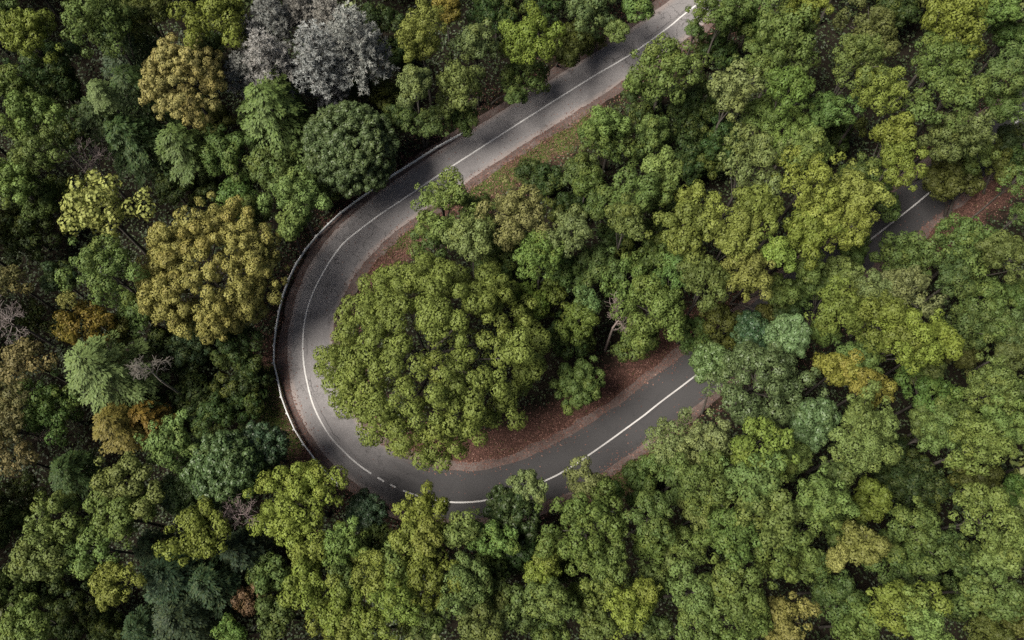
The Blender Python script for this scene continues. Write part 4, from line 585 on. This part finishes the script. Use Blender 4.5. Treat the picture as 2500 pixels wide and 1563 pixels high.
# ------------------------------------------------------------------ crowns (centre at origin, real metres)
def crown_broad(R, depth, rng, bough=.7, tufts=21, leaves=10, lf=.205, tuft=.185, fill=22, autumn=.10, gaps=.09, dens=1.2, lobe=1.5, pack=.9, round_=False, drop=0.):
    """lumpy broadleaf crown: limbs > boughs > tufts > leaves"""
    hz = depth / 2
    lob = rng.normal(0, 1, (6, 3)); lob = unit(lob); amp = rng.uniform(.06, .2, 6) * (.35 if round_ else (.5 if R > 6 else 1))
    env = lambda d: 1 + (np.maximum(0, d @ lob.T)**3 * amp).sum(1) - .5 * amp.sum() * .35
    rl0 = min(lobe, .48 * R); nl = max(7, int((2.4 if round_ else dens) * (R * R + R * hz) / (rl0 * rl0)))
    ldir = sphere_dirs(nl, rng, -.6); rl = rl0 * rng.uniform(.7, 1.25, nl); keep = rng.random(nl) > gaps; ldir, rl = ldir[keep], rl[keep]; nl = len(ldir)
    off = rng.uniform(.0, .3, nl) if round_ else np.where(rng.random(nl) < .1, -.3, rng.uniform(-.12, .95, nl))
    lctr = ldir * np.array([R, R, hz]) * env(ldir)[:, None] - ldir * (rl * (.75 + off))[:, None]
    ltone = np.clip(rng.normal(.5, .13, nl), 0, 1); laut = np.clip(rng.normal(autumn, .2, nl), 0, 1)
    # boughs over the outer face of each lobe
    br0 = bough; kb = np.maximum(3, (pack * (rl / br0)**2)).astype(int); q = np.repeat(np.arange(nl), kb); nb = len(q)
    j = np.arange(nb) - np.repeat(np.cumsum(kb) - kb, kb); fz = 1 - 1.3 * (j + .5) / kb[q]; fa = j * 2.39996 + q * 2.1; fr = np.sqrt(np.maximum(0, 1 - fz * fz))
    ax = unit(.75 * ldir + np.array([0, 0, .65]) + rng.normal(0, .1, ldir.shape)); e1 = unit(np.cross(ax, np.array([.3, .9, .1]))); e2 = np.cross(ax, e1)
    d = unit(ax[q] * fz[:, None] + (e1[q] * np.cos(fa)[:, None] + e2[q] * np.sin(fa)[:, None]) * fr[:, None] + rng.normal(0, .16, (nb, 3)))
    rb = br0 * rng.uniform(.7, 1.25, nb); spr = rng.random(nb) < (.03 if round_ else .13); rb[spr] *= .58
    ctr = lctr[q] + d * (rl[q] + np.where(spr, .38 * bough, -rb * rng.uniform(.15, 1.25, nb)))[:, None] * np.array([1, 1, .9])
    m2 = max(6, nb // 8); d2 = sphere_dirs(m2, rng, -.5); ctr2 = d2 * np.array([R, R, hz]) * rng.uniform(.3, .62, (m2, 1)); rb2 = bough * rng.uniform(.7, 1.1, m2)
    ltone = np.r_[ltone[q], np.full(m2, .4)]; laut = np.r_[laut[q], np.full(m2, autumn)]
    ctr = np.r_[ctr, ctr2]; rb = np.r_[rb, rb2]; d = np.r_[d, d2]; nb = len(d)
    btone = np.clip(ltone + rng.normal(0, .09, nb), 0, 1); baut = np.clip(laut + rng.normal(0, .08, nb), 0, 1)
    nt_ = np.maximum(4, (tufts * (rb / bough)**2)).astype(int); nt_[-m2:] = nt_[-m2:] // 2
    bi = np.repeat(np.arange(nb), nt_); n = len(bi)
    j = np.arange(n) - np.repeat(np.cumsum(nt_) - nt_, nt_); fz = 1 - 1.45 * (j + .5) / nt_[bi]; fa = j * 2.39996 + bi * 1.7; fr = np.sqrt(np.maximum(0, 1 - fz * fz))
    ax = unit(.8 * d + np.array([0, 0, .6]) + rng.normal(0, .12, d.shape)); e1 = unit(np.cross(ax, np.array([.3, .9, .1]))); e2 = np.cross(ax, e1)
    td = unit(ax[bi] * fz[:, None] + (e1[bi] * np.cos(fa)[:, None] + e2[bi] * np.sin(fa)[:, None]) * fr[:, None] + rng.normal(0, .13, (n, 3)))
    tc = ctr[bi] + td * rb[bi][:, None] * rng.uniform(.84, 1.06, (n, 1)) * np.array([1, 1, .88])
    ttone = np.clip(btone[bi] + rng.normal(0, .14, n), 0, 1); taut = np.clip(baut[bi] + rng.normal(0, .12, n), 0, 1)
    li = np.repeat(np.arange(n), leaves); k = len(li)
    ld = unit(rng.normal(0, 1, (k, 3)) + .55 * td[li]); ld -= td[li] * np.minimum(0, (ld * td[li]).sum(1, keepdims=True)) * .9; ld = unit(ld)
    tr_ = tuft * rng.uniform(.75, 1.25, n)[li][:, None]
    P = tc[li] + ld * tr_ * rng.uniform(.35, .75, (k, 1))
    nrm = unit(ld * .45 + td[li] * 1.05 + np.array([0, 0, .12]) + rng.normal(0, .17, (k, 3)))
    D = ld + td[li] * .15 + rng.normal(0, .25, (k, 3)); D = unit(D - nrm * (D * nrm).sum(1, keepdims=True))
    L = lf * rng.uniform(.7, 1.3, k)
    ci = np.repeat(np.arange(nb), np.maximum(6, (fill * (rb / bough)**2)).astype(int)); kc = len(ci); cd = unit(rng.normal(0, 1, (kc, 3))); li2 = np.zeros(kc, int)
    P = np.r_[P, ctr[ci] + cd * (rb[ci] * rng.uniform(.2, .8, kc))[:, None]]; D = np.r_[D, unit(rng.normal(0, 1, (kc, 3)))]; nrm = np.r_[nrm, unit(cd + np.array([0, 0, .6]) + rng.normal(0, .3, (kc, 3)))]
    L = np.r_[L, rng.uniform(.24, .38, kc)]; V, Q = kites(P, D, nrm, L, L * .36)
    tone_, aut_ = np.r_[ttone[li] + rng.normal(0, .08, k), btone[ci]], np.r_[taut[li] + rng.normal(0, .1, k), baut[ci]]
    return V, Q, np.repeat(np.clip(tone_, 0, 1), 4), np.repeat(np.clip(aut_, 0, 1), 4), ctr[:nb - m2]
def crown_feather(R, depth, rng, fronds=64, lf=.26, autumn=.05):
    """tiers of drooping sprays round a leader"""
    P, D, Nn, tn = [], [], [], []
    tips = []
    for i in range(fronds):
        f = (i + .5) / fronds; z = depth * (.5 - f * .95); a = i * 2.39996 + rng.normal(0, .25)
        ln = R * (.22 + .78 * min(1, f * 1.7)**.8) * rng.uniform(.75, 1.12)
        out = np.array([math.cos(a), math.sin(a), 0]); side = np.array([-out[1], out[0], 0]); rise = .35 * (1 - f)
        k = int(24 * ln / .8) + 8; s = np.sqrt(rng.random(k)) ; sp = rng.uniform(-1, 1, k)
        w_ = .34 * ln * s * (1.15 - s) + .12
        p = out * (s * ln)[:, None] + side * (sp * w_)[:, None]
        p[:, 2] = z + rise * s * ln - .42 * ln * s**2 - .12 * np.abs(sp) * w_
        p += rng.normal(0, .05, p.shape)
        P.append(p); D.append(out + side * sp[:, None] * .9 + np.array([0, 0, -.35]) + rng.normal(0, .15, (k, 3)))
        Nn.append(np.array([0, 0, 1]) + out * .35 + rng.normal(0, .25, (k, 3))); tn.append(np.full(k, rng.normal(.5, .15)))
        tips.append(out * ln * .7 + np.array([0, 0, z]))
    P, D, Nn, tn = map(np.concatenate, (P, D, Nn, tn)); k = len(P)
    D = unit(D); Nn = unit(Nn); L = lf * rng.uniform(.7, 1.5, k)
    V, Q = kites(P, D, Nn, L, L * .26)
    return V, Q, np.repeat(np.clip(tn + rng.normal(0, .15, k), 0, 1), 4), np.repeat(np.clip(rng.normal(autumn, .15, k), 0, 1), 4), np.array(tips)[::8]
def crown_silver(R, depth, rng, branches=150):
    """cone of upswept branches ending in star-shaped needle tufts"""
    P, D, tn = [], [], []; tips = []
    for i in range(branches):
        f = ((i + .5) / branches)**.75; z = depth * (.5 - f); a = i * 2.39996 + rng.normal(0, .3)
        ln = R * (.16 + .84 * min(1, f * 1.25)**.7) * rng.uniform(.72, 1.12); out = np.array([math.cos(a), math.sin(a), .22 - .35 * f])
        nk = max(2, int(ln / .3)); s = (np.arange(nk) + rng.random(nk)) / nk; s = .25 + .75 * s
        cpt = out * (s * ln)[:, None] + rng.normal(0, .10, (nk, 3)) + np.array([0, 0, z]) + np.array([0, 0, 1.]) * (.12 * s * s * ln)[:, None]
        m_ = 20; pp = np.repeat(cpt, m_, 0); dd = unit(rng.normal(0, .62, (nk * m_, 3)) + unit(out[None])[0] * .75 + np.array([0, 0, .22]))
        P.append(pp); D.append(dd); tn.append(np.repeat(np.clip(rng.normal(.5, .2, nk), 0, 1), m_)); tips.append(out * ln * .8 + np.array([0, 0, z]))
    P, D, tn = map(np.concatenate, (P, D, tn)); k = len(P)
    L = rng.uniform(.2, .44, k); Nn = unit(rng.normal(0, .6, (k, 3)) + np.array([0, 0, 1.]))
    V, Q = kites(P, D, Nn, L, .032 + .0 * L, .1)
    return V, Q, np.repeat(np.clip(tn + rng.normal(0, .15, k), 0, 1), 4), np.repeat(np.clip(rng.normal(.1, .2, k), 0, 1), 4), np.array(tips)[::14]
def dead_branches(R, depth, rng):
    """forking bare limbs, from the crown's foot up"""
    paths = []
    def grow(p, d, ln, r, lev):
        pts = [p]; rad = [r]; k = 5
        for i in range(k):
            d = unit((d + rng.normal(0, .16, 3) + np.array([0, 0, .03]))[None])[0]; p = p + d * ln / k; pts.append(p); rad.append(max(.02, r * (1 - .62 * (i + 1) / k)))
            if lev < 3 and i >= 1:
                for _ in range(2 if lev else 3):
                    if rng.random() < .72:
                        q = unit(np.cross(d, rng.normal(0, 1, 3))[None])[0]; grow(p, d * .65 + q * .8, ln * rng.uniform(.45, .68), rad[-1] * .62, lev + 1)
        paths.append((pts, rad))
    grow(np.array([0, 0, -depth * .5]), np.array([rng.normal(0, .15), rng.normal(0, .15), 1.]), depth * .62, .14, 0)
    V, Q = tubes(paths, 4)
    ext = np.abs(V[:, :2]).max(); V[:, :2] *= R / ext
    return V, Q
LIB = {}
def crown_mesh(key, fn, matname, *a, **k):
    V, Q, tone, aut, ctr = fn(*a, **k)
    me = quads(key, V, Q, {'tone': tone, 'autumn': aut}, [M[matname]]); return (me, ctr, a[0], a[1])
for i in range(5): LIB[('b', 0, i)] = crown_mesh('broadleaf_crown', crown_broad, 'leaf', 2.1, 4.2, np.random.default_rng(100 + i), bough=.56, tufts=15)
for i in range(9): LIB[('b', 1, i)] = crown_mesh('broadleaf_crown', crown_broad, 'leaf', 2.9, 5.6, np.random.default_rng(200 + i), bough=.68)
for i in range(7): LIB[('b', 2, i)] = crown_mesh('broadleaf_crown', crown_broad, 'leaf', 3.8, 7.0, np.random.default_rng(300 + i), bough=.76)
for i in range(3): LIB[('d', 0, i)] = crown_mesh('dense_crown', crown_broad, 'glossy_leaf', 2.4, 4.6, np.random.default_rng(400 + i), bough=.5, tufts=15, tuft=.16, gaps=.03, round_=True)
for i in range(4): LIB[('f', 0, i)] = crown_mesh('feathery_crown', crown_feather, 'leaf', 2.6, 6.0, np.random.default_rng(500 + i))
for i in range(3): LIB[('f', 1, i)] = crown_mesh('feathery_crown', crown_feather, 'leaf', 3.6, 8.0, np.random.default_rng(520 + i), fronds=92)
for i in range(4): LIB[('s', 0, i)] = crown_mesh('sparse_crown', crown_broad, 'gold_leaf', 2.4, 4.6, np.random.default_rng(600 + i), bough=.55, tufts=11, leaves=8, gaps=.3, lf=.2, fill=4, dens=1.0)
for i in range(4): LIB[('c', 0, i)] = crown_mesh('needle_crown', crown_silver, 'needle', 2.6, 8.0, np.random.default_rng(700 + i))
LIBSIZE = {'b': {0: 5, 1: 9, 2: 7}, 'd': {0: 3}, 'f': {0: 4, 1: 3}, 's': {0: 4}, 'c': {0: 4}}

PALETTE = {'yo': (.134, .170, .034), 'ol': (.092, .134, .037), 'gr': (.066, .104, .030), 'br': (.100, .148, .040), 'dg': (.030, .052, .017), 'db': (.028, .050, .024),
           'bg': (.078, .126, .046), 'bd': (.042, .078, .038), 'lg': (.122, .150, .056), 'gd': (.092, .104, .036), 'go': (.212, .208, .066), 'go2': (.150, .150, .044), 'go3': (.165, .155, .032), 'ce': (.132, .188, .044),
           'gb': (.125, .115, .048), 'og': (.130, .105, .026), 'ob': (.120, .092, .018), 'od': (.064, .074, .020), 'yg': (.098, .138, .028), 'si': (.25, .26, .245), 'sb': (.25, .235, .215), 'sd': (.17, .178, .185),
           'bn': (.22, .19, .18), 'bp': (.27, .22, .195), 'bt': (.13, .085, .045)}
CAT = {'b': 'tree', 'd': 'tree', 'f': 'tree', 's': 'tree', 'c': 'conifer', 'x': 'dead tree', 'g': 'tree', 'G': 'tree', 'B': 'tree', 'C': 'tree', 'D': 'tree'}
NAME = {'b': 'broadleaf_tree', 'd': 'dense_tree', 'f': 'feathery_tree', 's': 'sparse_tree', 'c': 'silver_conifer', 'x': 'dead_tree', 'g': 'golden_tree', 'G': 'golden_tree', 'B': 'broadleaf_tree', 'C': 'giant_broadleaf_tree', 'D': 'dense_tree'}
GROUP = {'broadleaf_tree': 'broadleaf trees of the forest', 'dense_tree': 'dense blue-green trees', 'feathery_tree': 'feathery trees', 'sparse_tree': 'sparse trees', 'silver_conifer': 'silver conifers', 'dead_tree': 'bare dead trees', 'golden_tree': 'golden trees', 'shrub': 'low shrubs'}

# ------------------------------------------------------------------ ground, shoulder, road, line
def axis(a, b, step, far):
    inner = np.arange(a, b + 1e-6, step); k = [40, 90, 180, 320]
    return np.r_[[a - q for q in k[::-1]], inner, [b + q for q in k]]
gx = axis(-84, 84, 1.0, 0); gy = axis(-60, 74, 1.0, 0)
X, Y = np.meshgrid(gx, gy, indexing='ij'); dist = roaddist(X.ravel(), Y.ravel()).reshape(X.shape); Z = zground(X, Y, dist)
Z = np.where(dist < 4.5, Z - .03, Z)
nx, ny = X.shape; idx = np.arange(nx * ny).reshape(nx, ny)
Q = np.stack([idx[:-1, :-1], idx[1:, :-1], idx[1:, 1:], idx[:-1, 1:]], 2).reshape(-1, 4)
zone = litter_zone(X, Y); verge = np.clip(1.15 - np.abs(dist - 4.4) / 4.2, 0, 1) * np.clip(.42 + zone, 0, 1)
gd = np.sqrt(((X[..., None] - GRASS[:, 0])**2 + (Y[..., None] - GRASS[:, 1])**2).min(-1)); grass = np.clip(1.15 - gd / 3.2, 0, 1)
ground = link('ground', quads('ground', np.stack([X, Y, Z], 2).reshape(-1, 3), Q, {'verge': verge.ravel(), 'grass': grass.ravel()}, [M['floor']])); ground['kind'] = 'structure'
for p in ground.data.polygons: p.use_smooth = True
def normals2(P):
    tn = unit(np.gradient(P, axis=0)); return np.c_[-tn[:, 1], tn[:, 0]]
RN = normals2(ROAD)
def strip(name, P, NN, offs, lift, matname, wob=0., attrs=True, seed=1):
    rng = np.random.default_rng(seed); k = len(P); rows = []
    for j, o in enumerate(offs):
        oo = np.full(k, float(o))
        if wob and j in (0, len(offs) - 1):
            ph = rng.random(4) * 6; sarr = np.arange(k)
            oo += wob * (np.sin(sarr * .37 + ph[0]) + .7 * np.sin(sarr * .91 + ph[1]) + .5 * np.sin(sarr * 1.9 + ph[2]) + rng.normal(0, .5, k)) * .5
        rows.append((P + NN * oo[:, None], oo))
    XY = np.stack([r[0] for r in rows], 1); V = np.c_[XY.reshape(-1, 2), zbase(XY[..., 0], XY[..., 1]).ravel() + np.broadcast_to(np.asarray(lift, float), (k, len(offs))).ravel()]
    idx = np.arange(k * len(offs)).reshape(k, len(offs))
    Q = np.stack([idx[:-1, :-1], idx[1:, :-1], idx[1:, 1:], idx[:-1, 1:]], 2).reshape(-1, 4)[:, ::-1]
    A = {'along': np.repeat(np.arange(k, dtype=float), len(offs)), 'across': np.stack([r[1] for r in rows], 1).ravel()}
    return quads(name, V, Q, A, [M[matname]])
sh = link('road_shoulder', strip('road_shoulder', ROAD, RN, [-3.75, -3.1, -2, 0, 2, 3.1, 3.75], [-.04, .01, .01, .01, .01, .01, -.04], 'gravel', .35, seed=3)); sh['kind'] = 'structure'
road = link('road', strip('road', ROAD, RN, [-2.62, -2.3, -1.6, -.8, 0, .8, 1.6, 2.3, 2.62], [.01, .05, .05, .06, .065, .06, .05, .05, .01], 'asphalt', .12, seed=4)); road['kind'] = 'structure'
LNn = normals2(LINE)
def line_piece(s0, s1):
    ss = np.r_[s0, np.arange(math.floor(s0) + 1, math.ceil(s1)), s1]; k = np.arange(len(LINE))
    P = np.c_[np.interp(ss, k, LINE[:, 0]), np.interp(ss, k, LINE[:, 1])]; NN = unit(np.c_[np.interp(ss, k, LNn[:, 0]), np.interp(ss, k, LNn[:, 1])])
    o = link('lane_line', strip('lane_line', P, NN, [-.085, .085], .078, 'paint'), road); return o
line_piece(1, BREAKS[0]); line_piece(BREAKS[1], BREAKS[2]); line_piece(BREAKS[3], BREAKS[4]); line_piece(BREAKS[5], len(LINE) - 2)

# ------------------------------------------------------------------ guardrail: posts and overlapping W-beam panels
gr_ = bpy.data.objects.new('guardrail', None); C.objects.link(gr_); gr_.location = (RAIL[0, 0], RAIL[0, 1], float(zbase(*RAIL[0])))
gr_['label'] = 'pale galvanised steel guardrail following the outer edge of the hairpin bend'; gr_['category'] = 'guardrail'
GN = normals2(RAIL); org = np.array(gr_.location)
ctr_in = ROAD.mean(0)
for k in range(len(GN)):
    i = np.hypot(*(ROAD - RAIL[k]).T).argmin()
    if np.dot(GN[k], ROAD[i] - RAIL[k]) < 0: GN[k] *= -1           # normal points to the road
prof = np.array([(0.0, .80), (.075, .775), (.08, .70), (.02, .655), (.02, .615), (.08, .57), (.075, .495), (0.0, .47), (-.07, .47), (-.07, .80)]) + np.array([.05, 0])
post_V = []
for k in range(0, len(RAIL) - 1, 2):
    e = min(k + 2, len(RAIL) - 1); seg = RAIL[k:e + 1]; sn = GN[k:e + 1]; lap = .006 * ((k // 2) % 2)
    ring = np.stack([np.c_[seg + sn * (q[0] + lap), zbase(seg[:, 0], seg[:, 1]) + q[1]] for q in prof], 1) - org
    m_ = len(prof); idx = np.arange(len(seg) * m_).reshape(len(seg), m_); A, B = idx[:-1], idx[1:]
    Q = np.stack([A, np.roll(A, -1, 1), np.roll(B, -1, 1), B], 2).reshape(-1, 4)
    link('beam', quads('beam', ring.reshape(-1, 3), Q, None, [M['steel']]), gr_)
pv = np.array([(x, y, z) for z in (-.4, .78) for x, y in ((-.06, -.05), (.06, -.05), (.06, .05), (-.06, .05))]); pq = np.array([(0, 1, 5, 4), (1, 2, 6, 5), (2, 3, 7, 6), (3, 0, 4, 7), (4, 5, 6, 7), (3, 2, 1, 0)])
post_me = quads('post', pv, pq, None, [M['steel']])
for k in range(len(RAIL)):
    o = link('post', post_me, gr_); p = RAIL[k] - GN[k] * .085
    o.location = (p[0] - org[0], p[1] - org[1], float(zbase(*RAIL[k])) - org[2]); o.rotation_euler = (0, 0, math.atan2(GN[k][1], GN[k][0]))

# ------------------------------------------------------------------ trees
def trunk_paths(base, top, limbs, rng, r0):
    mid = np.array([base[0] * .6 + top[0] * .4 + rng.normal(0, .15), base[1] * .6 + top[1] * .4 + rng.normal(0, .15), top[2] * .5])
    tt = np.linspace(0, 1, 7)[:, None]; main = (1 - tt)**2 * base + 2 * tt * (1 - tt) * mid + tt**2 * top
    paths = [(main, np.r_[r0 * 1.35, np.linspace(r0, r0 * .35, 6)])]
    for q in limbs:
        f = rng.uniform(.55, .95); s = main[int(f * 6)]; e = np.asarray(q); m_ = s * .45 + e * .55 + np.array([0, 0, .25])
        t4 = np.linspace(0, 1, 5)[:, None]; paths.append(((1 - t4)**2 * s + 2 * t4 * (1 - t4) * m_ + t4**2 * e, np.linspace(r0 * .42, .03, 5)))
    return paths
counter = {}
for n, (bx, by, cx, cy, h, R, ch, kind, colr, label) in enumerate(TREES):
    rng = np.random.default_rng(3000 + n); zb = float(zground(np.array([bx]), np.array([by]))[0])
    low = h < 7
    name = 'shrub' if low else NAME[kind]
    root = bpy.data.objects.new(name, None); C.objects.link(root); root.location = (bx, by, zb)
    root['label'] = label; root['category'] = 'shrub' if low else CAT[kind]
    if name in GROUP: root['group'] = GROUP[name]
    zc = SLOPE * cy + h - ch / 2 - zb; cl = np.array([cx - bx, cy - by, zc])
    col = np.array(PALETTE[colr]) * np.exp(rng.normal(0, .11)) * np.exp(rng.normal(0, .02 if kind == 'c' else .05, 3))
    if kind == 'x':
        V, Q = dead_branches(R * 1.35, ch, rng); me = quads('branches', V, Q, None, [M['dead_wood']])
        cr = link('branches', me, root, cl); cr.color = (*col, 1); foot = cl + np.array([0, 0, -ch * .5])
        tV, tQ = tubes([(np.linspace((0, 0, -.3), foot + np.array([0, 0, .05]), 6), np.linspace(.19, .11, 6))], 6); tr = link('trunk', quads('trunk', tV, tQ, None, [M['dead_wood']]), root); tr.color = (*col, 1)
        continue
    R *= {'b': .98, 'C': 1.03}.get(kind, 1.04)
    if kind in 'GCBDg':
        big = {'C': dict(bough=.92, tufts=34, fill=34, gaps=.0, dens=1.6, lobe=2.0, pack=1.15, autumn=.10), 'G': dict(bough=.66, tufts=22, tuft=.16, gaps=.03, autumn=.12, dens=1.7, lobe=1.6, pack=1.1), 'g': dict(bough=.52, tufts=17, tuft=.15, gaps=.06, autumn=.3, dens=1.4), 'B': dict(bough=.78, tufts=25, gaps=.04, lobe=1.7), 'D': dict(bough=.76, tufts=24, gaps=.05, lobe=1.8)}[kind]
        if kind == 'B' and R < 4: big['bough'] = .55
        me, ctr, r0, d0 = crown_mesh('crown', crown_broad, {'G': 'gold_leaf', 'g': 'gold_leaf', 'D': 'glossy_leaf'}.get(kind, 'leaf'), R / 1.05, ch, rng, **big); sc = np.ones(3); rz = 0.
    elif kind == 'd' and R > 3.4:
        me, ctr, r0, d0 = crown_mesh('crown', crown_broad, 'glossy_leaf', R / 1.08, ch, rng, bough=.46, tufts=13, tuft=.17, gaps=.0, round_=True, dens=2.0, lobe=1.2, pack=1.3); sc = np.ones(3); rz = 0.
    else:
        sizes = LIBSIZE[kind]; si = min(sizes, key=lambda q: abs(math.log(LIB[(kind, q, 0)][2] / R))); me, ctr, r0, d0 = LIB[(kind, si, int(rng.integers(sizes[si])))]
        sc = np.array([R / r0 * rng.uniform(.94, 1.06), R / r0 * rng.uniform(.94, 1.06), ch / d0]); rz = rng.uniform(0, 6.283)
    cr = link('crown', me, root, cl); cr.scale = sc; cr.rotation_euler = (rng.normal(0, .06), rng.normal(0, .06), rz); cr.color = (*col, 1)
    ca, sa = math.cos(rz), math.sin(rz)
    q = ctr[rng.choice(len(ctr), min(len(ctr), 7 if kind not in 'CGBD' else 22), replace=False)] * sc * .72
    q = np.c_[q[:, 0] * ca - q[:, 1] * sa, q[:, 0] * sa + q[:, 1] * ca, q[:, 2]] + cl
    top = cl + np.array([0, 0, ch * (.42 if kind in 'cf' else .12)])
    tV, tQ = tubes(trunk_paths(np.array([0, 0, -.35]), top, q, rng, .05 + .045 * R if kind != 'C' else .6), 5)
    link('trunk', quads('trunk', tV, tQ, None, [M['bark']]), root)

# ------------------------------------------------------------------ stuff nobody could count: litter, verge grass, undergrowth
def scatter(n, rng, x0=-76, x1=76, y0=-48, y1=66):
    return rng.uniform(x0, x1, n), rng.uniform(y0, y1, n)
def fbm(x, y): return .5 + .25 * np.sin(x * .9 + 1.7 * np.sin(y * .5)) * np.cos(y * .8 + 1.1 * np.sin(x * .6)) + .25 * np.sin(x * 2.3 + y * 1.9)
rng = np.random.default_rng(21)
x, y = scatter(800000, rng); d = roaddist(x, y)
dens = np.where(d < 2.6, .03 + .12 * (d > 2.0), np.exp(-((d - 4.3) / 2.4)**2)) * (.25 + .9 * fbm(x, y)) * np.clip(.3 + litter_zone(x, y), 0, 1)
kp = rng.random(len(x)) < dens; x, y, d = x[kp], y[kp], d[kp]; k = len(x)
z = np.where(d < 3.4, zbase(x, y) + .075, zground(x, y, d) + .03); z = np.where((d > 2.75) & (d < 3.4), zbase(x, y) + .03, z)
a = rng.uniform(0, 6.283, k); V, Q = kites(np.c_[x, y, z], np.c_[np.cos(a), np.sin(a), rng.normal(0, .15, k)], unit(np.c_[rng.normal(0, .25, (k, 2)), np.ones(k)]), rng.uniform(.12, .26, k), .06)
o = link('leaf_litter', quads('leaf_litter', V, Q, {'tone': np.repeat(np.clip(rng.normal(.45, .22, k), 0, 1), 4)}, [M['litter']])); o['kind'] = 'stuff'; o['label'] = 'red-brown fallen leaves strewn along the road verges'; o['category'] = 'leaf litter'
x, y = scatter(1100000, rng); gdist = np.sqrt(((x[:, None] - GRASS[None, :, 0])**2 + (y[:, None] - GRASS[None, :, 1])**2).min(1)); d = roaddist(x, y)
kp = (rng.random(len(x)) < np.exp(-(gdist / 2.6)**2) * (.2 + fbm(x + 3, y)) + .05 * ((d > 3.6) & (d < 6))) & (d > 3.35); x, y, d = x[kp], y[kp], d[kp]; k = len(x)
V, Q = kites(np.c_[x, y, zground(x, y, d) - .02], np.c_[rng.normal(0, .7, (k, 2)), np.ones(k)], unit(rng.normal(0, 1, (k, 3))), rng.uniform(.2, .5, k), .035)
o = link('verge_grass', quads('verge_grass', V, Q, {'tone': np.repeat(np.clip(rng.normal(.5, .25, k), 0, 1), 4)}, [M['grass']])); o['kind'] = 'stuff'; o['label'] = 'rough grass growing on the open road verges'; o['category'] = 'grass'
x, y = scatter(330000, rng); d = roaddist(x, y); hh = np.clip((d - 3.6) / 4, .08, 1) * fbm(x * .7 + 9, y * .7)
zl = litter_zone(x, y); kp = (d > 3.9 + 3.5 * zl) & (rng.random(len(x)) < (.3 + .9 * hh) * (1 - .75 * zl)); x, y, d, hh = x[kp], y[kp], d[kp], hh[kp]; k = len(x)
a = rng.uniform(0, 6.283, k); V, Q = kites(np.c_[x, y, zground(x, y, d) + .05 + 3.4 * hh * rng.random(k)], np.c_[np.cos(a), np.sin(a), rng.normal(.1, .3, k)], unit(np.c_[rng.normal(0, .45, (k, 2)), np.ones(k)]), rng.uniform(.2, .42, k), .1)
o = link('undergrowth', quads('undergrowth', V, Q, {'tone': np.repeat(np.clip(rng.normal(.4, .25, k), 0, 1), 4)}, [M['under']])); o['kind'] = 'stuff'; o['label'] = 'dark leafy undergrowth covering the forest floor'; o['category'] = 'undergrowth'

# ------------------------------------------------------------------ the wood goes on outside the picture: one mass
FRAME = np.array([(-50.38,-36.06),(50.38,-36.06),(59.72,35.05),(-59.72,35.05)])
def inside(x, y):
    r = np.ones(len(x), bool)
    for i in range(4):
        a, b_ = FRAME[i], FRAME[(i + 1) % 4]; r &= ((b_[0] - a[0]) * (y - a[1]) - (b_[1] - a[1]) * (x - a[0])) > 0
    return r
rng = np.random.default_rng(77)
low = [crown_broad(3.3, 6.4, np.random.default_rng(800 + i), bough=1.1, tufts=8, leaves=6, lf=.5, tuft=.38, fill=6, pack=.8)[:3] for i in range(5)]
gx, gy = np.meshgrid(np.arange(-80, 81, 5.6), np.arange(-56, 70, 5.6)); gx = gx.ravel() + rng.uniform(-1.6, 1.6, gx.size); gy = gy.ravel() + rng.uniform(-1.6, 1.6, gy.size)
kp = ~inside(gx, gy) & (roaddist(gx, gy) > 6); gx, gy = gx[kp], gy[kp]; VV, QQ, TT, o_ = [], [], [], 0; tp = []
for x_, y_ in zip(gx, gy):
    V, Q, tn = low[int(rng.integers(5))]; h = rng.uniform(11, 17); sc = rng.uniform(.85, 1.25); a = rng.uniform(0, 6.283); z_ = SLOPE * y_
    VV.append(np.c_[(V[:, 0] * math.cos(a) - V[:, 1] * math.sin(a)) * sc + x_, (V[:, 0] * math.sin(a) + V[:, 1] * math.cos(a)) * sc + y_, V[:, 2] * sc + z_ + h - 3.2 * sc]); QQ.append(Q + o_); o_ += len(V)
    TT.append(np.clip(tn * .6 + rng.uniform(.1, .6), 0, 1)); tp.append((np.linspace((x_, y_, z_ - .5), (x_ + rng.normal(0, .4), y_ + rng.normal(0, .4), z_ + h - 3), 4), np.linspace(.24, .1, 4)))
o = link('surrounding_woodland', quads('surrounding_woodland', np.concatenate(VV), np.concatenate(QQ), {'tone': np.concatenate(TT)}, [M['wood']])); o['kind'] = 'stuff'; o['label'] = 'green forest canopy continuing beyond the picture on all sides'; o['category'] = 'woodland'
V, Q = tubes(tp, 5); o2 = link('trunks', quads('trunks', V, Q, None, [M['bark']]), o); o2['kind'] = 'stuff'
